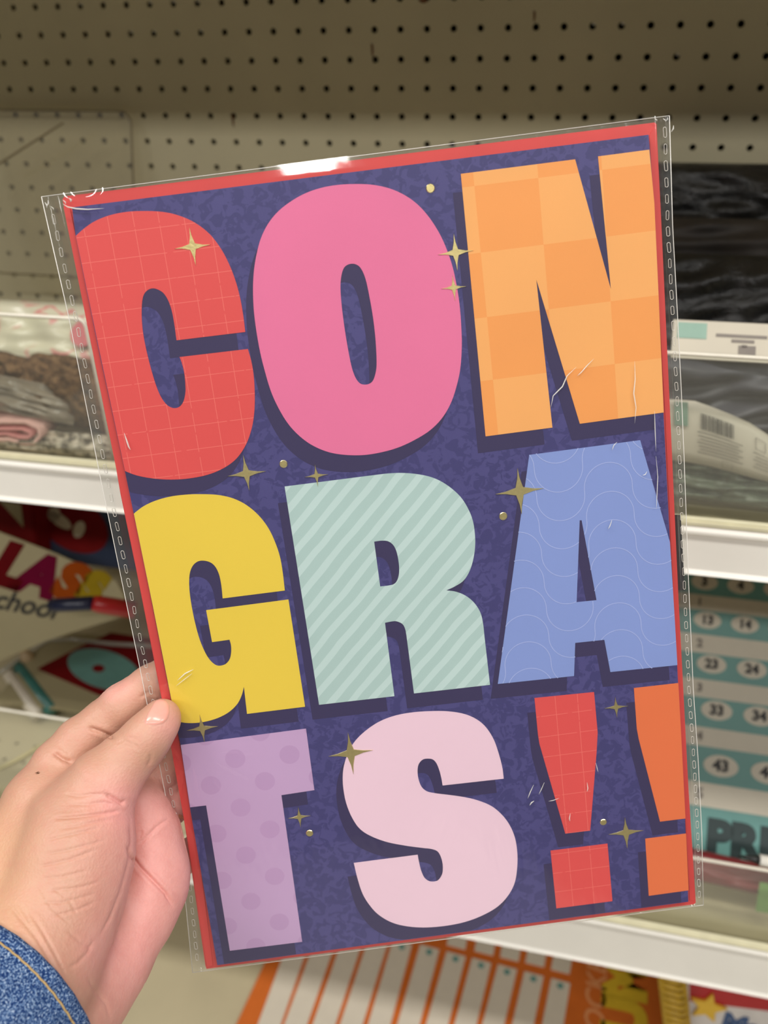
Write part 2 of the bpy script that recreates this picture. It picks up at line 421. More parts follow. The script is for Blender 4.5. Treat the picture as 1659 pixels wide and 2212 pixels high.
# outlines, traced in crops (origin x, origin y, scale)
crops = {1: (130, 430, 3.511), 2: (520, 370, 3.19), 3: (970, 280, 3.159), 4: (260, 1040, 3.814), 5: (590, 980, 3.386),
         6: (1040, 920, 3.607), 7: (360, 1540, 3.88), 8: (690, 1520, 3.53), 9: (1100, 1450, 3.95)}
def full(c, p): o = crops[c]; return (o[0] + p[0] / o[2], o[1] + p[1] / o[2])
C1 = 1
LT = {
 'C': (1, [[(118,280,1),(180,225),(260,170),(370,125),(500,98),(640,91),(780,98),(900,125),(1020,178),(1130,262),(1215,370),(1280,490),(1330,620),(1365,750),(1388,880),(1404,1008,1),(883,1071,1),(868,960),(850,860),(825,780),(790,720),(750,690),(705,677),(665,690),(635,725),(621,790),(619,900),(630,1020),(655,1150),(690,1290),(730,1420),(770,1510),(815,1565),(860,1585),(905,1575),(935,1535),(950,1470),(950,1400),(940,1310),(922,1240),(906,1198,1),(1424,1137,1),(1450,1230),(1468,1340),(1476,1480),(1472,1620),(1450,1750),(1405,1870),(1335,1970),(1240,2040),(1120,2090),(980,2118),(840,2127),(700,2118),(580,2095),(490,2062,1),(300,1160,1)]]),
 'O': (2, [[(810,88),(920,95),(1030,120),(1130,165),(1220,230),(1300,320),(1370,430),(1420,540),(1460,660),(1490,800),(1510,940),(1520,1080),(1523,1200),(1515,1340),(1495,1450),(1455,1580),(1395,1690),(1310,1780),(1200,1850),(1080,1905),(950,1940),(830,1956),(700,1952),(590,1930),(480,1880),(390,1810),(320,1730),(260,1630),(210,1520),(170,1390),(135,1250),(108,1100),(90,950),(85,800),(92,680),(110,570),(140,460),(190,360),(260,275),(350,205),(450,150),(560,113),(680,93)],
               [(765,637),(810,650),(840,690),(865,760),(890,880),(912,1010),(928,1150),(936,1290),(933,1370),(915,1435),(890,1462),(855,1470),(820,1460),(790,1420),(765,1350),(742,1240),(720,1110),(702,980),(690,860),(688,770),(698,700),(720,655)]]),
 'N': (3, [[(80,302,1),(860,203,1),(1104,1090,1),(1016,183,1),(1366,137,1),(1400,500,1),(1430,1150,1),(1464,1930,1),(892,2007,1),(595,1022,1),(705,2033,1),(249,2093,1)]]),
 'G': (4, [[(110,265,1),(190,205),(290,158),(420,123),(560,107),(690,105),(810,112),(930,140),(1040,195),(1140,280),(1220,385),(1275,500),(1315,620),(1338,750),(1355,898,1),(843,963,1),(833,860),(815,770),(785,705),(745,668),(690,652),(640,658),(600,690),(575,745),(567,820),(572,920),(590,1040),(615,1160),(650,1290),(690,1390),(730,1460),(775,1505),(815,1518),(865,1505),(900,1465),(913,1410),(912,1350),(900,1303,1),(756,1323,1),(707,1060,1),(1385,972,1),(1522,1855,1),(1044,1914,1),(1018,1690,1),(1000,1760),(965,1830),(900,1895),(810,1945),(700,1978),(590,1990),(500,1982),(455,1962,1),(418,1800,1),(262,1030,1)]]),
 'R': (5, [[(84,240,1),(790,150,1),(850,144),(950,141),(1070,152),(1180,180),(1280,235),(1370,315),(1430,410),(1465,510),(1478,640),(1468,750),(1440,850),(1395,925),(1330,970),(1266,999,1),(1340,1010),(1410,1040),(1470,1090),(1515,1160),(1535,1240),(1545,1330,1),(1586,1690,1),(1030,1753,1),(975,1330,1),(965,1280),(945,1245),(905,1226),(870,1226),(818,1236,1),(887,1773,1),(336,1836,1)],
               [(739,643,1),(790,636),(840,640),(880,670),(905,725),(920,810),(920,880),(905,930),(880,955),(840,965),(783,971,1)]]),
 'A': (6, [[(372,226,1),(1236,111,1),(1468,905,1),(1476,1030,1),(1502,1450,1),(1526,1863,1),(1004,1917,1),(957,1666,1),(730,1690,1),(721,1948,1),(127,2010,1)],[(765,735,1),(780,735,1),(896,1357,1),(741,1373,1)]]),
 'T': (7, [[(118,268,1),(1168,131,1),(1238,646,1),(962,688,1),(1136,1917,1),(530,1992,1),(331,774,1),(197,790,1)]]),
 'S': (8, [[(1405,571,1),(939,623,1),(930,570),(915,510),(893,455),(865,425),(825,418),(785,427),(755,465),(748,520),(757,580),(780,635),(820,668),(880,682),(960,692),(1080,708),(1200,735),(1310,780),(1390,845),(1450,925),(1490,1020),(1508,1130),(1508,1240),(1490,1360),(1440,1460),(1360,1545),(1250,1610),(1120,1660),(980,1690),(820,1705),(680,1698),(560,1670),(460,1615),(390,1545),(330,1450),(290,1330),(262,1214,1),(749,1151,1),(760,1210),(775,1270),(800,1325),(835,1352),(870,1356),(905,1345),(935,1300),(941,1240),(930,1180),(905,1130),(860,1108),(780,1098),(660,1082),(520,1055),(400,1012),(310,955),(250,870),(205,760),(183,650),(178,550),(190,460),(225,360),(280,275),(360,200),(460,135),(580,90),(720,65),(880,56),(1000,60),(1110,80),(1200,120),(1270,180),(1330,275),(1370,390),(1395,490)]]),
 'X1': (9, [[(215,228,1),(723,177,1),(754,520,1),(745,690,1),(690,1358,1),(478,1384,1),(258,620,1),(245,540,1)]]),
 'X2': (9, [[(352,1530,1),(838,1470,1),(880,1960,1),(402,2022,1)]]),
 'Y1': (9, [[(1063,143,1),(1442,100,1),(1463,480,1),(1503,1255,1),(1286,1282,1),(1105,580,1),(1088,490,1)]]),
 'Y2': (9, [[(1160,1428,1),(1508,1384,1),(1530,1868,1),(1190,1915,1)]]),
}
def loops_of(key):
    c, ls = LT[key]; return [[cl(*full(c, p)) for p in smoothloop(l)] for l in ls]

# panel outline (left edge is slightly pulled in by the grip)
ledge = [(155.6,448),(163.6,510),(216,770),(269.6,1017),(288.8,1109.5),(330,1310),(370,1512),(390,1609),(410,1743.6),(438,1905),(469.5,2085)]
redge = [(1487,1948),(1479.7,1764),(1463.3,1446),(1447.5,1175),(1432.8,881.5),(1422.7,644),(1413,438),(1401,291)]
outline = [cl(*p) for p in ledge + redge]
panel = prism('card_panel', [[LM(p) for p in outline]], -0.0022, 0.0, M_camo, card)
lv = np.array([cl(*p) for p in ledge]); rv = np.array([cl(*p) for p in redge])[::-1]
def uclamp(p):
    lo = np.interp(p[1], lv[:, 1], lv[:, 0]); hi = np.interp(p[1], rv[:, 1], rv[:, 0])
    return np.array([min(max(p[0], lo + 0.1), hi - 0.1), min(max(p[1], 0.1), CH - 0.3)])

g0 = cl(*full(1, (570, 238))); g1 = cl(*full(1, (603, 433))); g2 = cl(*full(1, (760, 215)))
gp = (np.linalg.norm(g1 - g0) + np.linalg.norm(g2 - g0)) / 2
e0 = cl(*full(9, (418, 542))); e1 = cl(*full(9, (430, 714))); e2 = cl(*full(9, (606, 525)))
ep = (np.linalg.norm(e1 - e0) + np.linalg.norm(e2 - e0)) / 2
n0 = cl(*full(3, (645, 785))); n1 = cl(*full(3, (680, 1220))); n2 = cl(*full(3, (210, 835)))
npi = (np.linalg.norm(n1 - n0) + np.linalg.norm(n2 - n0)) / 2
s0 = cl(*full(5, (215, 1040))); s1 = cl(*full(5, (905, 205))); sd = (s1 - s0) / np.linalg.norm(s1 - s0); sn = np.array([-sd[1], sd[0]])
la = cl(*full(5, (120, 400))); lb = cl(*full(5, (260, 1320))); sp = abs((lb - la) @ sn) / 6
t0 = cl(*full(7, (620, 792))); t1 = cl(*full(7, (865, 975))); t2 = cl(*full(7, (990, 1780)))
RED, REDL = (224, 78, 76), (240, 118, 108)
mats = {
 'C': mat_grid('red_grid_print', RED, REDL, g0, gp), 'O': mat_print('pink_print', (231, 116, 160), 0.05),
 'N': mat_check('orange_check_print', (243, 160, 84), (245, 174, 100), n0, npi),
 'G': mat_print('yellow_print', (236, 205, 68), 0.025),
 'R': mat_stripe('mint_stripe_print', (176, 202, 198), (194, 217, 214), sn, sp, 0.42, -((la @ sn) / sp) % 1 + 0.21),
 'A': mat_print('periwinkle_print', (134, 154, 214), 0.04), 'T': mat_dots('lilac_dot_print', (196, 162, 202), (189, 153, 195), t0, t1 - t0, 4.6),
 'S': mat_print('pale_pink_print', (240, 206, 222), 0.03), 'X': mat_grid('red_grid_print_small', RED, REDL, e0, ep), 'Y': mat_print('orange_print', (232, 116, 66), 0.03)}
names = {'C': ('letter_c', 'red letter C with a fine paler grid'), 'O': ('letter_o', 'pink letter O'), 'N': ('letter_n', 'orange checked letter N'),
         'G': ('letter_g', 'yellow letter G'), 'R': ('letter_r', 'mint letter R with diagonal stripes'), 'A': ('letter_a', 'blue letter A with wavy lines'),
         'T': ('letter_t', 'lilac letter T with faint dots'), 'S': ('letter_s', 'pale pink letter S')}
for key in LT:
    lp = loops_of(key)
    k0 = key[0]
    if key in names: nm, lb_ = names[key]
    else: nm, lb_ = 'exclamation_mark', {'X1': 'red exclamation mark stroke', 'X2': 'red exclamation mark dot', 'Y1': 'orange exclamation mark stroke', 'Y2': 'orange exclamation mark dot'}[key]
    if key in 'CGT': lp = [[uclamp(p) if i == 0 else p for p in l] for i, l in enumerate(lp)]
    o = prism(nm, [[LM(p) for p in l] for l in lp], 0.0, 0.00014, mats[k0], panel); o['label'] = lb_
    # printed drop shadow of the letter, lower left
    sh = [[uclamp(p + np.array([-3.9, 6.8])) for p in l] for l in lp]
    prism('printed_shadow', [[LM(p) for p in l] for l in sh], 0.0, 0.00006, M_shadow, panel)

# wavy hairlines of the A
def inside(p, poly):
    r = False; n = len(poly)
    for i in range(n):
        a, b = poly[i], poly[i - 1]
        if (a[1] > p[1]) != (b[1] > p[1]) and p[0] < (b[0] - a[0]) * (p[1] - a[1]) / (b[1] - a[1]) + a[0]: r = not r
    return r
Al = loops_of('A')
hA = cl(*full(6, (975, 285))); hB = cl(*full(6, (1040, 1380))); tA = cl(*full(6, (590, 742))); tB = cl(*full(6, (1330, 645)))
half = (tB[0] - tA[0]) / 2; rad = half / 2; vert = ((tA[1] + tB[1]) / 2 - hA[1]) - 2 * rad; vp = (hB[1] - hA[1]) / 5
uh = hA[0]
vs, fs = [], []
def ribbon(pts, w):
    for i in range(len(pts) - 1):
        a, b = pts[i], pts[i + 1]; mpt = (a + b) / 2
        if not inside(mpt, Al[0]) or inside(mpt, Al[1]): continue
        d = (b - a) / np.linalg.norm(b - a); n = np.array([-d[1], d[0]]) * w / 2; k = len(vs)
        for q in (a - d * .05 + n, b + d * .05 + n, b + d * .05 - n, a - d * .05 - n): x, y = LM(q); vs.append((x, y, 0.0002))
        fs.append((k, k + 1, k + 2, k + 3))
for row in range(-3, 12):
    top = hA[1] + row * vp; pts = []
    for c in range(-2, 3):
        uc = uh + c * 2 * half
        pts += [np.array([uc - rad * math.cos(w), top + rad - rad * math.sin(w)]) for w in np.linspace(0, math.pi, 28)]
        pts += [np.array([uc + 2 * rad - rad * math.cos(w), top + rad + vert + rad * math.sin(w)]) for w in np.linspace(0, math.pi, 28)]
    dense = []
    for a, b in zip(pts[:-1], pts[1:]):
        k = max(1, int(np.linalg.norm(b - a) / 0.6))
        dense += [a + (b - a) * i / k for i in range(k)]
    ribbon(dense, 0.34)
meshobj('printed_wave_line', vs, fs, mat_print('pale_blue_line', (172, 186, 236), 0.02), panel)['kind'] = 'stuff'

# gold foil stars and dots
a = NT('gold_foil'); a.b.inputs['Metallic'].default_value = 0.9; a.b.inputs['Roughness'].default_value = 0.42
a.l(a.mix(a.noise(900, 2), (0.62, 0.52, 0.22, 1), (0.74, 0.63, 0.29, 1)), a.b.inputs['Base Color']); a.bump(a.noise(700, 3), 0.15, 0.0004); M_gold = a.m
a = NT('gold_foil_edge'); a.b.inputs['Metallic'].default_value = 1.0; a.b.inputs['Roughness'].default_value = 0.3
a.l(a.mix(a.noise(300, 2), (0.85, 0.72, 0.38, 1), (0.95, 0.85, 0.55, 1)), a.b.inputs['Base Color']); M_golde = a.m
def bevel_plate(name, loop, h, inset, mat, edge, parent):
    n = len(loop); c = np.mean(loop, 0); vs = []
    for k, (zz, sc) in enumerate(((0, 0), (h, inset))):
        for i in range(n):
            p = loop[i]; a_, b_ = loop[i - 1], loop[(i + 1) % n]
            if sc:
                d1 = (p - a_) / np.linalg.norm(p - a_); d2 = (b_ - p) / np.linalg.norm(b_ - p)
                nn = np.array([-(d1 + d2)[1], (d1 + d2)[0]]); nn /= max(np.linalg.norm(nn), 1e-6)
                q = p + nn * sc
                if np.linalg.norm(q - c) > np.linalg.norm(p - c): q = p - nn * sc
                p = q
            x, y = LM(p); vs.append((x, y, 0.00014 + zz))
    fs = [(i, (i + 1) % n, n + (i + 1) % n, n + i) for i in range(n)]
    top = tessellate_polygon([[Vector((vs[n + i][0], vs[n + i][1], 0)) for i in range(n)]])
    fs2 = [tuple(n + i for i in t) for t in top]
    o = meshobj(name, vs, fs + fs2, mat, parent); o.data.materials.append(edge)
    for p in o.data.polygons[:n]: p.material_index = 1
    return o
STARS = [(1, (980,213),(1143,345),(1030,507),(866,377)), (2, (1467,428),(1605,545),(1493,690),(1358,575)), (2, (1458,715),(1557,792),(1477,895),(1380,810)),
         (1, (1388,1938),(1563,2063),(1435,2212),(1268,2101)), (5, (305,75),(405,150),(328,241),(230,171)), (6, (280,325),(486,485),(313,690),(106,532)),
         (7, (277,8),(432,110),(318,243),(165,146)), (8, (217,215),(410,352),(260,538),(68,400)), (7, (1102,782),(1207,858),(1124,960),(1017,883)),
         (9, (903,215),(1013,294),(919,396),(809,315)), (9, (985,1242),(1146,1355),(1006,1512),(845,1391))]
for s in STARS:
    tips = [cl(*full(s[0], p)) for p in s[1:]]
    den = None
    # centre = crossing of the two axes
    p, r_ = tips[0], tips[2] - tips[0]; q, s_ = tips[3], tips[1] - tips[3]
    tt = ((q - p)[0] * s_[1] - (q - p)[1] * s_[0]) / (r_[0] * s_[1] - r_[1] * s_[0]); cc = p + r_ * tt
    lp = []
    for i in range(4):
        a_, b_ = tips[i] - cc, tips[(i + 1) % 4] - cc
        lp.append(cc + a_)
        inn = (a_ / np.linalg.norm(a_) + b_ / np.linalg.norm(b_)) * 0.105 * (np.linalg.norm(a_) + np.linalg.norm(b_)) / 1.0 * 0.78
        lp += [cc + a_ * .5 + inn * .36, cc + inn, cc + b_ * .5 + inn * .36]
    bevel_plate('foil_star', lp, 0.00022, 0.13, M_gold, M_golde, panel)
for c, p, r_ in ((2, (1307, 117), 9.7), (5, (76, 75), 8.8), (6, (170, 703), 9), (7, (1198, 1007), 8), (9, (803, 1286), 7.4)):
    ctr = cl(*full(c, p)); q = full(c, p); rr = np.linalg.norm(cl(q[0] + r_, q[1]) - ctr)
    bevel_plate('foil_dot', [ctr + rr * np.array([math.cos(w), math.sin(w)]) for w in np.linspace(0, 2 * math.pi, 24, endpoint=False)], 0.00025, 0.28, M_gold, M_golde, panel)

# red envelope behind the card
env_px = [(135,430),(140,424),(1414,264.5),(1418,268),(1428,470),(1447,880),(1466,1300),(1487,1700),(1503,1950),(1499,1953.5),(446,2093),(443.8,2086),(403.8,1811),(371.6,1615),(346.5,1496),(294,1229),(260,1066),(244,971),(207,789),(167,589.5)]
env = prism('envelope', [[LM(cl(*p, -3.2)) for p in env_px]], -0.0048, -0.0032, M_env, card)
# flap folds: raised strip along left and a mitre line in the top right corner
fold = prism('envelope_fold', [[LM(cl(*p, -2.6)) for p in [(137,446),(150,446),(284,1080),(367,1500),(395,1640),(424,1800),(460,2086),(447,2090),(404,1806),(347,1490),(261,1062)]]], -0.0032, -0.0026, M_env, env)
prism('envelope_fold', [[LM(cl(*p, -2.9)) for p in [(1403,292),(1416,270),(1428,480),(1447,890),(1466,1310),(1500,1946),(1490,1945),(1455,1300),(1436,880)]]], -0.0032, -0.0029, M_env, env)
# black strip of the back label
prism('back_label', [[LM(cl(*p, -5)) for p in [(1455,1112),(1470.5,1112.5),(1479.5,1275),(1462,1275)]]], -0.0054, -0.005, plain('black_label', (16, 14, 18), 1, 0.4), card)

# clear sleeve: front and back film, curved back to the welded seams
SL = [(89.5,425),(149,687),(216,1028),(299.5,1430),(340,1630),(398,1921),(416,2101)]
SR = [(1446,250),(1453,490),(1464,690),(1472,850),(1478.5,1010),(1487,1247),(1497.5,1488),(1508,1640),(1516,1800),(1519.5,1955)]
sl = np.array([cl(*p, -2.5) for p in SL]); sr = np.array([cl(*p, -2.5) for p in SR])
film_top_l, film_top_r = cl(89.5, 425, -2.5), cl(1446, 250, -2.5)
film_bot_l, film_bot_r = cl(416, 2101, -2.5), cl(1519.5, 1955, -2.5)
def film(name, front, mat, parent):
    nu = 120; vs = []
    bs = list(np.linspace(0, 0.022, 14)) + list(np.linspace(0.022, 0.985, 150))[1:] + list(np.linspace(0.985, 1, 8))[1:]; nv = len(bs) - 1
    rs = np.random.RandomState(3)
    ph = rs.rand(12) * 6.28
    for j in range(nv + 1):
        b = bs[j]
        yl = film_top_l[1] + (film_bot_l[1] - film_top_l[1]) * b; yr = film_top_r[1] + (film_bot_r[1] - film_top_r[1]) * b
        xl = np.interp(yl, sl[:, 1], sl[:, 0]); xr = np.interp(yr, sr[:, 1], sr[:, 0])
        for i in range(nu + 1):
            a_ = i / nu; a_ = a_ + 0.05 * math.sin(2 * math.pi * a_) * -1
            u = xl + (xr - xl) * a_; v = yl + (yr - yl) * a_
            el = min(u - xl, xr - u); et = min(v - yl - (yr - yl) * 0, 999); tp = b * (film_bot_l[1] - film_top_l[1]); bt = (1 - b) * (film_bot_l[1] - film_top_l[1])
            s1 = min(1, max(0, el - 2.8) / 3.4); s1 = math.sin(s1 * math.pi / 2)
            mm_ = math.exp(-((u - 96) / 24) ** 4); mc_ = math.exp(-((u - 6) / 5) ** 2); s2 = 1 - 0.8 * (1 - math.sin(min(1, tp / 4) * math.pi / 2)) * mc_ - mm_ * 0.088 * max(0, 5.2 - tp) / 3.5; s3 = min(1, bt / 4.0); s3 = math.sin(s3 * math.pi / 2)
            k = s1 * s2 * s3
            w = (-2.5 + 3.5 * k) if front else (-2.55 - 3.4 * k)
            if front:
                # slack ripples along the right edge and at the grip
                w += 0.10 * k * math.exp(-((xr - u - 26) / 22) ** 2) * math.sin(u * 0.55 + 1.6 * math.sin(v * 0.021 + 1) + 0.012 * v) * (0.5 + 0.5 * math.sin(v * 0.05))
                w += 0.10 * k * math.sin(u * 0.16 + 0.7 * math.sin(v * 0.04)) 
                dx_, dy_ = u - 6, v - 236; rr = math.hypot(dx_, dy_)
                w += 0.25 * k * math.exp(-(rr / 38) ** 2) * math.sin(math.atan2(dy_, dx_) * 14)
            vs.append((u / 1000, -v / 1000, w / 1000))
    fs = [(j * (nu + 1) + i, j * (nu + 1) + i + 1, (j + 1) * (nu + 1) + i + 1, (j + 1) * (nu + 1) + i) for j in range(nv) for i in range(nu)]
    return meshobj(name, vs, fs, mat, parent, True)
M_film = clear('clear_film', (0.985, 0.985, 0.98), 1.0, 0.07, bumpscale=38, bumpstr=0.22, haze=0.012, hazecol=(0.9, 0.9, 0.88), stretch=(1.0, 0.35, 1.0))
M_film_b = clear('clear_film_back', (0.96, 0.96, 0.95), 0.9, 0.1, bumpscale=60, bumpstr=0.5, haze=0.03, hazecol=(0.8, 0.8, 0.78), stretch=(1.0, 0.3, 1.0))
slv = film('sleeve_front', True, M_film, card)
slb = film('sleeve_back', False, M_film_b, card)
M_weld = plain('film_edge', (232, 228, 220), 1.0, 0.15)
a = NT('weld_outline'); a.b.inputs['Base Color'].default_value = L4((205, 200, 190)); a.b.inputs['Roughness'].default_value = 0.12
a.bump(a.noise(900, 2), 0.5, 0.0005); M_wl = a.m
for E_ in (sl, sr):
    tube('sleeve_edge', [(p[0] / 1000, -p[1] / 1000, -0.0025) for p in E_], 0.00016, M_weld, slv, 5)
tube('sleeve_edge', [(film_top_l[0] / 1000, -film_top_l[1] / 1000, -0.0025), (film_top_r[0] / 1000, -film_top_r[1] / 1000, -0.0025)], 0.00014, M_weld, slv, 5)
tube('sleeve_edge', [(film_bot_l[0] / 1000, -film_bot_l[1] / 1000, -0.0025), (film_bot_r[0] / 1000, -film_bot_r[1] / 1000, -0.0025)], 0.00014, M_weld, slv, 5)
# welds: small flattened loops along both seams
def loop_pts(hl, hw, n=20):
    out = []
    for k in range(n):
        w = 2 * math.pi * k / n; x = hw * math.cos(w); y = hw * math.sin(w) + (hl - hw) * (1 if math.sin(w) >= 0 else -1)
        out.append((x, y, 0))
    return out
weld0 = tube('seam_weld', [(x * .001, y * .001, 0) for x, y, z in loop_pts(1.9, 0.62)], 0.00013, M_wl, slv, 5, closed=True)
bpy.data.objects.remove(weld0.copy()) if False else None
first = True
for E_, inn, y0 in ((sl, 2.9, 9), (sr, -2.1, 6)):
    Ltot = E_[-1, 1] - E_[0, 1]; v = E_[0, 1] + y0
    while v < E_[-1, 1] - 5:
        u = np.interp(v, E_[:, 1], E_[:, 0]) + inn
        du = np.interp(v + 3, E_[:, 1], E_[:, 0]) - np.interp(v - 3, E_[:, 1], E_[:, 0])
        o = weld0 if first else weld0.copy()
        if not first: COL.objects.link(o)
        first = False
        o.location = (u / 1000, -v / 1000, -0.0022); o.rotation_euler = (0, 0, math.atan2(du, 6) + random.uniform(-.06, .06))
        o.scale = (random.uniform(.85, 1.1), random.uniform(.9, 1.05), 1); v += 6.35
# crinkled corners and gloss creases: thin raised pleats of film
def pleat(pts_px, w, r):
    P = [np.array([*cl(x, y, w), w]) for x, y in pts_px]
    n = len(P); rr = [max(0.00003, r * math.sin(math.pi * (i + .3) / (n - .4)) / 1000) for i in range(n)]
    tube('film_crease', [(p[0] / 1000, -p[1] / 1000, p[2] / 1000) for p in P], rr, M_crease, slv, 6)
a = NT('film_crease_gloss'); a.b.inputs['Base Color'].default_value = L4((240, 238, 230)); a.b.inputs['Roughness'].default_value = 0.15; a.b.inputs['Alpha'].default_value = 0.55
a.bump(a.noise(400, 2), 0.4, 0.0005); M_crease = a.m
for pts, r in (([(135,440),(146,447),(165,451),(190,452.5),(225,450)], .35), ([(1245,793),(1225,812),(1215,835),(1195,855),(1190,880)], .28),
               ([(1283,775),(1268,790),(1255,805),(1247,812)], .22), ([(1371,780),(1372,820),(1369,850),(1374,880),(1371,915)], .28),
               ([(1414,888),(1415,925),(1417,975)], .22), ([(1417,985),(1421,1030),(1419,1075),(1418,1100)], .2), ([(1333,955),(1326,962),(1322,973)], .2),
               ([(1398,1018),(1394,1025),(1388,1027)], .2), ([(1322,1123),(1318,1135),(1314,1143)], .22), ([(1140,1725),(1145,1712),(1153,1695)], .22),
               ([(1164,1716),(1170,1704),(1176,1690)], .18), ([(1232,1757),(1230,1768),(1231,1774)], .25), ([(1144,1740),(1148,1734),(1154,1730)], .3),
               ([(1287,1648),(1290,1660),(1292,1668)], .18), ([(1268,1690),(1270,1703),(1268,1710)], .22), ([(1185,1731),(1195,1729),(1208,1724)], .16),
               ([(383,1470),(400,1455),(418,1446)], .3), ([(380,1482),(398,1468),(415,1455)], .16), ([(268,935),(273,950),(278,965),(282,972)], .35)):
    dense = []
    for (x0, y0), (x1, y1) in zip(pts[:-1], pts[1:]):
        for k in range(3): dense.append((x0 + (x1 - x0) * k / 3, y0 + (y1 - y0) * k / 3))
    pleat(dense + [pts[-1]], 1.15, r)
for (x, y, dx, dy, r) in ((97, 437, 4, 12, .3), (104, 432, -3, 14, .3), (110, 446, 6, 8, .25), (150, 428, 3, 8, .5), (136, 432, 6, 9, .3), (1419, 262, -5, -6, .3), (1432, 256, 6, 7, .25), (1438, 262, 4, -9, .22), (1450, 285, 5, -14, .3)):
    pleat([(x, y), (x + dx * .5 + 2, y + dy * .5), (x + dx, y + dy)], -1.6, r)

# ================================================================= THE HAND
def cam3(x, y, d): return np.array([(x - 829.5) / F * d, (y - 1106) / F * d, d])
def caps(*pts):
    """pts: (px, py, depth, radius mm)"""
    q = [(cam3(p[0], p[1], p[2]), p[3]) for p in pts]
    return [(q[i][0], q[i + 1][0], q[i][1], q[i + 1][1]) for i in range(max(1, len(q) - 1))] if len(q) > 1 else [(q[0][0], q[0][0], q[0][1], q[0][1])]
cdp = card_depth
TH = cdp(352, 1549, 1.5)
thumb = caps((351, 1549, TH - 7.6, 7.9), (342, 1562, TH - 8.7, 8.8), (318, 1592, TH - 10, 10.4), (297, 1617, TH - 11, 11.0), (262, 1650, TH - 13, 12.2), (222, 1694, TH - 16, 15.2), (170, 1775, TH - 20, 20))
index = caps((455, 1395, cdp(455, 1395, -16), 7.6), (390, 1440, cdp(390, 1440, -16.5), 8.6), (322, 1480, 410, 9.0), (262, 1526, 408, 10.2), (220, 1563, 407, 10.3), (172, 1603, 404, 11.2), (128, 1655, 399, 12.4), (95, 1735, 392, 17))
middle = caps((480, 1570, cdp(480, 1570, -15), 7.8), (420, 1610, cdp(420, 1610, -15), 8.6), (360, 1650, 424, 9.4), (300, 1700, 420, 11), (220, 1770, 410, 14))
ring = caps((500, 1665, cdp(500, 1665, -15), 7.4), (430, 1705, cdp(430, 1705, -15.5), 8.3), (375, 1735, cdp(375, 1735, -18), 9), (320, 1780, 424, 11), (250, 1830, 412, 14))
pinky = caps((480, 1800, cdp(480, 1800, -14), 6.4), (430, 1830, cdp(430, 1830, -14.5), 7.0), (385, 1860, cdp(385, 1860, -17), 8.2), (335, 1880, 416, 10), (290, 1890, 406, 13))
palm = caps((205, 1720, 384, 16), (168, 1830, 374, 22), (135, 1935, 366, 23.5), (90, 2040, 356, 24.5), (48, 2130, 343, 24), (-50, 2240, 322, 24)) \
     + caps((95, 1735, 390, 16.5), (50, 1860, 381, 20), (10, 1980, 368, 21), (10, 2090, 350, 21))
ulnar = caps((262, 1690, 410, 9), (300, 1745, 411, 11.4), (322, 1805, 410, 12.6), (331, 1880, 407, 14), (322, 1925, 403, 14.4), (285, 1995, 396, 15), (233, 2085, 382, 16), (165, 2165, 366, 18), (70, 2270, 340, 22)) \
     + caps((240, 1840, 408, 14), (230, 1950, 399, 15), (160, 2070, 376, 18), (60, 2180, 350, 20))
H = 0.62
lo = cam3(-150, 1380, 400) - 12; lo[2] = 300; hi = cam3(530, 2350, 400) + 10; hi[2] = 452; lo[1] = 52; hi[1] = 250; lo[0] = -205
nx, ny, nz = [int(math.ceil((hi[i] - lo[i]) / H)) + 1 for i in range(3)]
gx, gy, gz = (lo[0] + H * np.arange(nx)).astype(np.float32), (lo[1] + H * np.arange(ny)).astype(np.float32), (lo[2] + H * np.arange(nz)).astype(np.float32)
def smin(a, b, k):
    h = np.maximum(k - np.abs(a - b), 0) / k
    return np.minimum(a, b) - h * h * k * 0.25
def sdf(group, k):
    D = np.full((nx, ny, nz), 14.0, np.float32)
    for a, b, ra, rb in group:
        mg = max(ra, rb) + 13
        i0 = [max(0, int((min(a[i], b[i]) - mg - lo[i]) / H)) for i in range(3)]
        i1 = [min((nx, ny, nz)[i], int((max(a[i], b[i]) + mg - lo[i]) / H) + 2) for i in range(3)]
        if any(i1[i] <= i0[i] for i in range(3)): continue
        X = gx[i0[0]:i1[0]][:, None, None]; Y = gy[i0[1]:i1[1]][None, :, None]; Z = gz[i0[2]:i1[2]][None, None, :]
        ab = (b - a).astype(np.float32); L2 = float(ab @ ab) + 1e-9
        t = np.clip(((X - a[0]) * ab[0] + (Y - a[1]) * ab[1] + (Z - a[2]) * ab[2]) / L2, 0, 1).astype(np.float32)
        d = np.sqrt((X - a[0] - t * ab[0]) ** 2 + (Y - a[1] - t * ab[1]) ** 2 + (Z - a[2] - t * ab[2]) ** 2) - (ra + t * (rb - ra))
        S = np.s_[i0[0]:i1[0], i0[1]:i1[1], i0[2]:i1[2]]
        D[S] = smin(D[S], d.astype(np.float32), k)
    return D
Dh = smin(sdf(palm, 9.0), sdf(ulnar, 9.0), 4.5)
for g, kk in ((pinky, 3.0), (ring, 3.0), (middle, 3.0), (index, 3.0)): Dh = smin(Dh, sdf(g, 2.0), kk)
Dh = smin(Dh, sdf(thumb, 2.5), 3.0)
